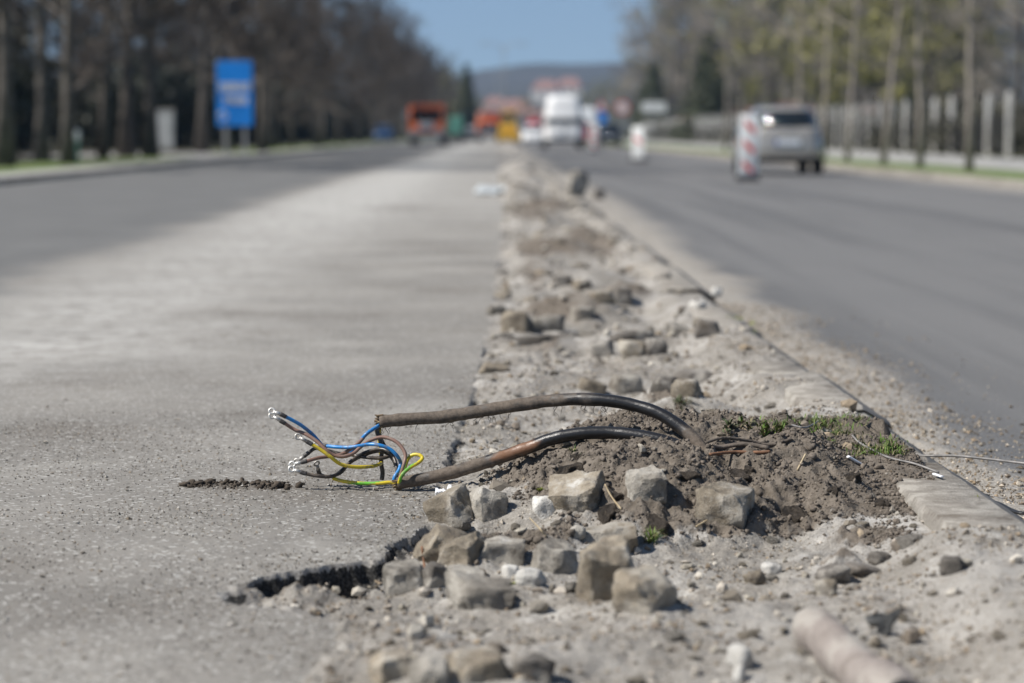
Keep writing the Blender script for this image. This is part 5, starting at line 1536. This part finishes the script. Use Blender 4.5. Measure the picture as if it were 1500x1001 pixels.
def wheel(parent, x, y, r, w):
    o = bm_obj("wheel", lambda bm: bm_cyl(bm, (x - w / 2, y, r), (x + w / 2, y, r), r, 28), M['tyre'], parent, True)
    s = 1 if x > 0 else -1
    bm_obj("rim", lambda bm: bm_cyl(bm, (x + s * w * .5, y, r), (x + s * (w * .5 + .012), y, r), r * .62, 20), M['rim'], o, True)

def car(loc, rz, mat, label, W=.81, L=3.9, H=1.5, cat="car"):
    c = empty("car", loc, rz, label, cat)
    body = Shell([(.24, W * .90, .10, L - .12, 7), (.34, W * .98, .02, L - .03, 7), (.55, W, 0, L, 7), (.80, W * .985, .03, L - .10, 6), (.95, W * .94, .08, L - .55, 6), (1.0, W * .90, .12, L - .95, 5)])
    body.mesh("body", mat, parent=c)
    rings = []; zs = np.linspace(.93, H - .07, 12); y, hw = .07, W * .955
    for q, z in enumerate(zs):
        f = q / 11
        if q:
            dz = zs[1] - zs[0]; y += dz * math.tan(math.radians(16 + 32 * f)); hw -= dz * math.tan(math.radians(8 + 26 * f))
        rings.append((z, hw, y, L - .95 - .95 * f, 2.7))
    rings += [(H - .025, hw - .06, y + .09, L - 2.05, 2.7), (H - .004, hw - .13, y + .22, L - 2.25, 2.7), (H, hw - .22, y + .40, L - 2.4, 2.6)]
    cab = Shell(rings)
    cab.mesh("cabin", mat, parent=c)
    cab.patch("rear_window", 207, 333, 1.0, H - .10, M['glass'], c, .006, 48, 20)
    cab.patch("windscreen", 28, 152, 1.03, H - .13, M['glass'], c)
    cab.patch("side_window", -24, 24, 1.05, H - .15, M['glass'], c); cab.patch("side_window", 156, 204, 1.05, H - .15, M['glass'], c)
    body.patch("bumper", 200, 340, .30, .52, M['blackplastic'] if mat is M['darkpaint'] else mat, c, .018)
    body.patch("lower_bumper", 196, 344, .245, .36, M['blackplastic'], c, .024)
    for s in (205, 322): body.patch("tail_light", s, s + 13, .74, .93, M['redlens'], c, .012)
    for s in (24, 144): body.patch("headlight", s, s + 12, .58, .74, M['lamp'], c, .012)
    pl = bm_obj("number_plate", boxes(((0, -.012, .68), (.52, .016, .115), .003)), M['plate'], c)
    bm_obj("plate_band", boxes(((-.24, -.022, .68), (.042, .006, .11))), M['eu'], pl)
    for s in (-1, 1):
        bm_obj("mirror", boxes(((s * (W + .09), L - 1.45, 1.02), (.17, .12, .13), .03)), mat, c, True)
        for y in (.72, L - .78): wheel(c, s * (W - .10), y, .30, .19)
    return c
M['silver'] = paint("silver_beige_paint", (.38, .355, .315), .35, .22, 1.0); M['darkpaint'] = paint("dark_blue_paint", (.012, .016, .024), 0, .3, .8)
M['whitepaint'] = paint("white_vehicle_paint", (.80, .80, .79), 0, .35, .5); M['redpaint'] = paint("red_vehicle_paint", (.42, .02, .028), 0, .35, .6)
M['bluepaint'] = paint("mid_blue_paint", (.018, .05, .13), 0, .35, .6); M['orange'] = paint("orange_truck_paint", (.80, .16, .03), 0, .4, .4)
M['yellow'] = paint("yellow_machine_paint", (.68, .40, .03), 0, .45, .3); M['teal'] = mat_simple("faded_teal_panel", (.14, .36, .28), .7, 0, .1, 1)
M['palebody'] = mat_simple("pale_pinkish_body", (.55, .33, .26), .7, 0, .1, 1); M['darkgreen'] = mat_simple("dark_green_tarpaulin", (.02, .035, .033), .8, 0, .3, 1)
RZ = -.06
car(at_px(1153, 50.5, RZ), 0, M['silver'], "silver beige hatchback seen from behind, right of the striped beacon", .82, 3.9, 1.44)
car(at_px(893, 150, RZ), 0, M['darkpaint'], "dark car farther along the right lane beside the white van")
car(at_px(779, 172, RZ), math.pi, M['whitepaint'], "small white car at the left side of the white van", .78)
car(at_px(562, 200, 0), math.pi + .05, M['bluepaint'], "blue car parked left of the orange truck under the trees")
car((-13.6, 66, .05), 1.4, M['bluepaint'] if False else M['whitepaint'], "pale car parked in the wood at the far left behind the trunks")
car(at_px(860, 180, RZ), 0, M['redpaint'], "red car just behind the right side of the white van", .8, 3.9, 1.5)

def van(loc, rz, mat, label, H=2.98, W=1.12, L=6.0, front=True):
    c = empty("van", loc, rz, label, "van")
    b = Shell([(.38, W * .93, .12, L - .1, 8), (.5, W * .99, .02, L, 8), (.9, W, 0, L, 8), (1.4, W * .99, .05, L - .5, 8), (1.75, W * .96, .12, L - 1.0, 7), (2.2, W * .91, .22, L - 1.4, 7), (H - .25, W * .84, .30, L - 1.9, 6), (H - .06, W * .76, .40, L - 2.3, 5), (H, W * .6, .6, L - 2.6, 4)])
    b.mesh("body", mat, parent=c)
    b.patch("rear_window", 217, 323, 1.36, 1.72, M['glass'], c, .008, 40)
    b.patch("windscreen", 30, 150, 1.42, 2.0, M['glass'], c, .008)
    b.patch("bumper", 200, 340, .40, .56, M['blackplastic'], c, .03)
    for s in (203, 328): b.patch("tail_light", s, s + 8, .85, 1.3, M['redlens'], c, .014)
    for s in (24, 146): b.patch("headlight", s, s + 10, .75, .95, M['lamp'], c, .014)
    bm_obj("door_seam", boxes(((0, -.006, 1.0), (.02, .02, .8))), M['blackplastic'], c)
    bm_obj("number_plate", boxes(((-.3, -.02, .82), (.52, .016, .115))), M['plate'], c)
    for s in (-1, 1):
        bm_obj("mirror", boxes(((s * (W + .14), L - 1.3, 1.55), (.2, .12, .32), .04)), M['blackplastic'], c, True)
        for y in (1.1, L - 1.0): wheel(c, s * (W - .12), y, .37, .24)
    return c
van(at_px(826, 134, RZ), 0, M['whitepaint'], "tall white van with a dark window strip on the right lane")
van(at_px(786, 230, RZ), 0, M['redpaint'], "red van far behind the small white car", 2.3, .95, 5.0)
van(at_px(861, 200, RZ), 0, M['palevan'] if 'palevan' in M else M['plate'], "pale high vehicle half hidden behind the white van's right side", 3.0, 1.0, 6.0)

def truck(loc, rz, cabm, bodym, label, H=3.0, W=2.45, tall=0.0):
    c = empty("truck", loc, rz, label, "truck")   # front faces -Y
    bm_obj("cab", boxes(((0, .9, 1.15 + (H - 1.15) / 2 - .25), (W, 1.9, H - 1.1), .14, None, 3), ((0, .95, .95), (W * .96, 1.7, .5), .05)), cabm, c, True)
    bm_obj("windscreen", boxes(((0, -.065, H - .98), (W * .86, .05, .72), .03)), M['glass'], c)
    g = bm_obj("grille", boxes(((0, -.07, 1.36), (W * .42, .06, .52), .02)), M['plate'], c)
    for k in range(3): bm_obj("grille_bar", boxes(((0, -.108, 1.2 + k * .16), (W * .38, .02, .03))), M['blackplastic'], g)
    bm_obj("bumper", boxes(((0, -.10, .68), (W * 1.0, .26, .34), .05)), M['rim'], c, True)
    bm_obj("sun_visor", boxes(((0, -.16, H - .48), (W * .9, .26, .05))), M['blackplastic'], c)
    for s in (-1, 1):
        bm_obj("headlight", lambda bm, s=s: bm_cyl(bm, (s * W * .37, -.07, .98), (s * W * .37, -.14, .98), .15, 18), M['lamp'], c, True)
        m = bm_obj("mirror", boxes(((s * (W / 2 + .18), .05, H - .85), (.24, .09, .52), .03)), M['lamp'] if s < 0 else M['blackplastic'], c)
        bm_obj("side_window", boxes(((s * (W / 2 + .003), .75, H - .95), (.02, .9, .6))), M['glass'], c)
        for y in (.95, 4.6, 5.8): wheel(c, s * (W / 2 - .2), y, .52, .34)
    bm_obj("chassis", boxes(((0, 3.7, .78), (.9, 7.0, .26))), M['blackplastic'], c)
    bm_obj("dump_body", boxes(((0, 4.7, 1.2 + (H - 1.3) / 2 + tall / 2), (W * 1.0, 4.9, H - 1.5 + tall), .06), ((0, 2.0, H - .15 + tall), (W * .9, .7, .10), .02)), bodym, c)
    return c
truck(at_px(625, 168, 0), -.03, M['orange'], M['rust'], "orange dump truck facing us on the left road")
truck(at_px(716, 232, 0), -.02, M['orange'], M['palebody'], "smaller orange truck with a pale high body, nearer the median's end", 2.3, 2.3, .75)
truck(at_px(690, 262, 0), -.02, M['darkgreen'], M['darkgreen'], "dark covered truck between the two orange trucks", 3.1, 2.5, .3)
def skip(loc):
    c = empty("container", loc, 0, "faded teal container right behind the orange dump truck", "container")
    bm_obj("box", boxes(((0, 0, 1.55), (1.7, 2.6, 1.5), .05)), M['teal'], c)
    for i in range(4): bm_obj("rib", boxes(((-.66 + i * .44, -1.33, 1.55), (.07, .06, 1.35))), M['teal'], c)
    bm_obj("stand", boxes(((-.6, 0, .4), (.2, 2.2, .82)), ((.6, 0, .4), (.2, 2.2, .82))), M['blackplastic'], c)
skip(at_px(664, 215, 0))
def loader(loc):
    c = empty("wheel_loader", loc, 0, "yellow construction machine with a roofed cab at the road's end", "loader")
    bm_obj("hood", boxes(((0, 0, 1.25), (1.75, 2.6, 1.15), .15, None, 3)), M['yellow'], c, True)
    bm_obj("bucket", boxes(((0, -1.8, .5), (2.1, .7, .75), .08)), M['yellow'], c)
    bm_obj("lift_arm", boxes(((-.55, -1.2, .95), (.16, 1.3, .2)), ((.55, -1.2, .95), (.16, 1.3, .2))), M['yellow'], c)
    cb = bm_obj("cab", boxes(((0, .5, 2.2), (1.25, 1.3, .9), .05)), M['glass'], c)
    for s in (-1, 1):
        for y in (-.12, 1.12): bm_obj("cab_post", boxes(((s * .64, y, 2.2), (.08, .08, .95))), M['blackplastic'], cb)
        for y in (-.8, 1.1): wheel(c, s * .95, y, .55, .42)
    bm_obj("cab_roof", boxes(((0, .5, 2.78), (1.5, 1.6, .26), .06)), M['yellow'], c)
loader(at_px(745, 228, 0))

# ------------------------------------------------------------------ beacons, signs, board, cabinet, lamp post
M['redfilm'] = mat_simple("red_sign_film", (.56, .045, .028), .5, 0, .1, 3); M['whitefilm'] = mat_simple("white_sign_film", (.68, .69, .68), .5, 0, .06, 3)
M['blueboard'] = mat_simple("blue_board_print", (.006, .23, .74), .45, 0, .08, 1.2); M['galv'] = mat_simple("galvanised_steel", (.35, .36, .36), .5, .5, .1, 4)
def beacon(loc, rz, label, W=.36, H=1.12, tilt=.03, zs=(.24, .62, .98)):
    c = empty("traffic_beacon", loc, rz, label, "beacon", "striped traffic beacons on the right lane"); c.rotation_euler = (0, tilt, rz)
    bm_obj("foot", boxes(((0, 0, .05), (W * 1.15, .55, .10), .03)), M['blackplastic'], c, True)
    bm_obj("board", boxes(((0, 0, .10 + H / 2), (W, .035, H), .015)), M['whitefilm'], c, True)
    for k, zc in enumerate(zs):
        def fn(bm, zc=zc):
            w = W / 2 - .085; sl = .085; hh = .062
            P_ = [(-w, -.021, zc + sl - hh), (w, -.021, zc - sl - hh), (w, -.021, zc - sl + hh), (-w, -.021, zc + sl + hh)]
            P_ = [(x, y, min(max(z, .14), .08 + H)) for x, y, z in P_]
            vs = [bm.verts.new(p) for p in P_]; f = bm.faces.new(vs); r = bmesh.ops.extrude_face_region(bm, geom=[f])
            bmesh.ops.translate(bm, vec=(0, .006, 0), verts=[v for v in r['geom'] if isinstance(v, bmesh.types.BMVert)])
        bm_obj("red_stripe", fn, M['redfilm'], c)
    return c
beacon(at_px(1094, 44, RZ), -.05, "leaning red and white striped beacon left of the silver car", .36, 1.1, .045)
beacon(at_px(935, 74, RZ), -.5, "bright white striped beacon alone on the right lane", .40, .98, -.02, (.66,))
beacon(at_px(870, 116, RZ), -.1, "faint pinkish striped beacon between the white van and the dark car", .38, 1.2, 0)

def round_sign(loc, z, r, label, kind):
    c = empty("road_sign", loc, 0, label, "road sign")
    bm_obj("pole", lambda bm: bm_cyl(bm, (0, .05, 0), (0, .05, z + r), .035, 10), M['galv'], c, True)
    if kind == "ban":
        f = bm_obj("sign_face", lambda bm: bm_cyl(bm, (0, 0, z), (0, .02, z), r, 28), M['redfilm'], c)
        bm_obj("sign_disc", lambda bm: bm_cyl(bm, (0, -.006, z), (0, .012, z), r * .72, 28), M['whitefilm'], f)
    elif kind == "pair":
        def tri(bm, q, y): 
            vs = [bm.verts.new((math.sin(a) * q, y, z + .1 + math.cos(a) * q)) for a in (0, 2.094, 4.189)]
            f = bm.faces.new(vs); rr_ = bmesh.ops.extrude_face_region(bm, geom=[f]); bmesh.ops.translate(bm, vec=(0, .02, 0), verts=[v for v in rr_['geom'] if isinstance(v, bmesh.types.BMVert)])
        f = bm_obj("sign_face", lambda bm: tri(bm, r, 0), M['redfilm'], c); bm_obj("sign_triangle", lambda bm: tri(bm, r * .6, -.006), M['whitefilm'], f)
        bm_obj("sign_face", lambda bm: bm_cyl(bm, (0, 0, z - r * 1.3), (0, .02, z - r * 1.3), r * .85, 28), M['blueboard'], c)
    else:
        bm_obj("sign_face", boxes(((0, 0, z), (r * 2.4, .03, r), .01)), M['whitefilm'], c)
    return c
round_sign(at_px(911, 140, .05), 2.25, .42, "round red rimmed white road sign beyond the dark car", "ban")
round_sign(at_px(880, 205, .05), 2.9, .62, "red triangle over a blue disc sign right of the white van", "pair")
round_sign(at_px(957, 120, .05), 2.05, .5, "blank looking white rectangular sign at the foot of the narrower conifer", "rect")

def blue_board():
    loc = at_px(345.5, 86, .07); c = empty("billboard", loc, .02, "blue upright board with two lines of white lettering among the left trees", "billboard")
    W, H, z0 = 1.25, 2.28, 1.0
    bm_obj("panel", boxes(((0, 0, z0 + H / 2), (W, .14, H), .02)), M['blueboard'], c)
    for s in (-1, 1): bm_obj("leg", boxes(((s * W * .27, .02, z0 / 2), (.12, .10, z0 + .02))), M['galv'], c)
    # the lettering cannot be read from here: two lines of unreadable white strokes and a small ring emblem
    rng = np.random.default_rng(4)
    def line(z, h, x0, x1):
        def fn(bm):
            x = x0
            while x < x1:
                w = h * rng.uniform(.35, .6)
                t = h * .2
                bm_box(bm, (x + t / 2, -.076, z), (t, .012, h)); 
                bm_box(bm, (x + w - t / 2, -.0765, z + rng.uniform(-.02, .02)), (t, .012, h * .96))
                bm_box(bm, (x + w / 2, -.077, z + rng.choice([-.36, 0, .36]) * h), (w * .9, .011, t))
                x += w + h * .18
        return fn
    bm_obj("lettering", line(z0 + H * .60, .32, -.52, .46), M['whitefilm'], c); bm_obj("lettering", line(z0 + H * .40, .27, -.38, .44), M['whitefilm'], c)
    V, F = tube([(math.cos(a) * .13, 0, math.sin(a) * .13) for a in np.linspace(0, 2 * np.pi, 25)], .022, 6, False)
    a = Acc(); a.add(V, F); o = link("emblem", a.mesh("emblem", [M['whitefilm']], True), c); o.location = (-.42, -.075, z0 + .36)
blue_board()
def cabinet():
    c = empty("utility_cabinet", at_px(243, 106, .06), .1, "pale metal utility cabinet standing between the left trees", "cabinet")
    bm_obj("body", boxes(((0, 0, .92), (.78, .45, 1.6), .02)), M['whitefilm'], c); bm_obj("roof", boxes(((0, 0, 1.75), (.86, .53, .07), .01)), M['plaster'], c)
    d = bm_obj("door", boxes(((0, -.235, .92), (.70, .03, 1.46), .008)), M['whitefilm'], c); bm_obj("handle", boxes(((.26, -.262, .95), (.03, .03, .16))), M['blackplastic'], d)
    bm_obj("plinth", boxes(((0, 0, .06), (.82, .49, .14))), M['pave'], c)
cabinet()
def marker():
    c = empty("marker_post", at_px(114, 60, .06), 0, "short pale topped green marker post on the left grass strip", "post")
    bm_obj("stem", lambda bm: bm_cyl(bm, (0, 0, 0), (0, 0, .55), .05, 12), M['teal'], c, True); bm_obj("cap", boxes(((0, 0, .68), (.17, .12, .30), .04)), M['whitefilm'], c, True)
marker()
def street_lamp(loc, H, label):
    c = empty("street_lamp", loc, 0, label, "street lamp", "double armed lamp posts at the road's end")
    bm_obj("pole", lambda bm: bm_cyl(bm, (0, 0, 0), (0, 0, H), .11, 12, .06), M['galv'], c, True)
    for s in (-1, 1):
        a = Acc(); a.add(*tube(catmull([(0, 0, H - .5), (s * .6, 0, H + .1), (s * 1.9, 0, H + .25)], 6), .045, 8)); link("arm", a.mesh("arm", [M['galv']], True), c)
        bm_obj("lamp_head", boxes(((s * 2.15, 0, H + .24), (.75, .28, .14), .05)), M['galv'], c, True)
street_lamp(at_px(738, 262, 0), 10.2, "tall double armed lamp post nearest at the road's end")
street_lamp(at_px(728, 360, 0), 10.0, "fainter double armed lamp post behind the nearest one")

# ------------------------------------------------------------------ air
m, nt, p = mk("thin_spring_haze")
nt.nodes.remove(p)
pv = nt.nodes.new("ShaderNodeVolumePrincipled"); pv.inputs["Color"].default_value = (.45, .68, 1.0, 1); pv.inputs["Density"].default_value = .00017; pv.inputs["Anisotropy"].default_value = .2
nt.links.new(pv.outputs[0], nt.nodes["Material Output"].inputs["Volume"])
o = bm_obj("haze", boxes(((0, 1850, 139), (3600, 3900, 282))), m); tag(o, kind="stuff")
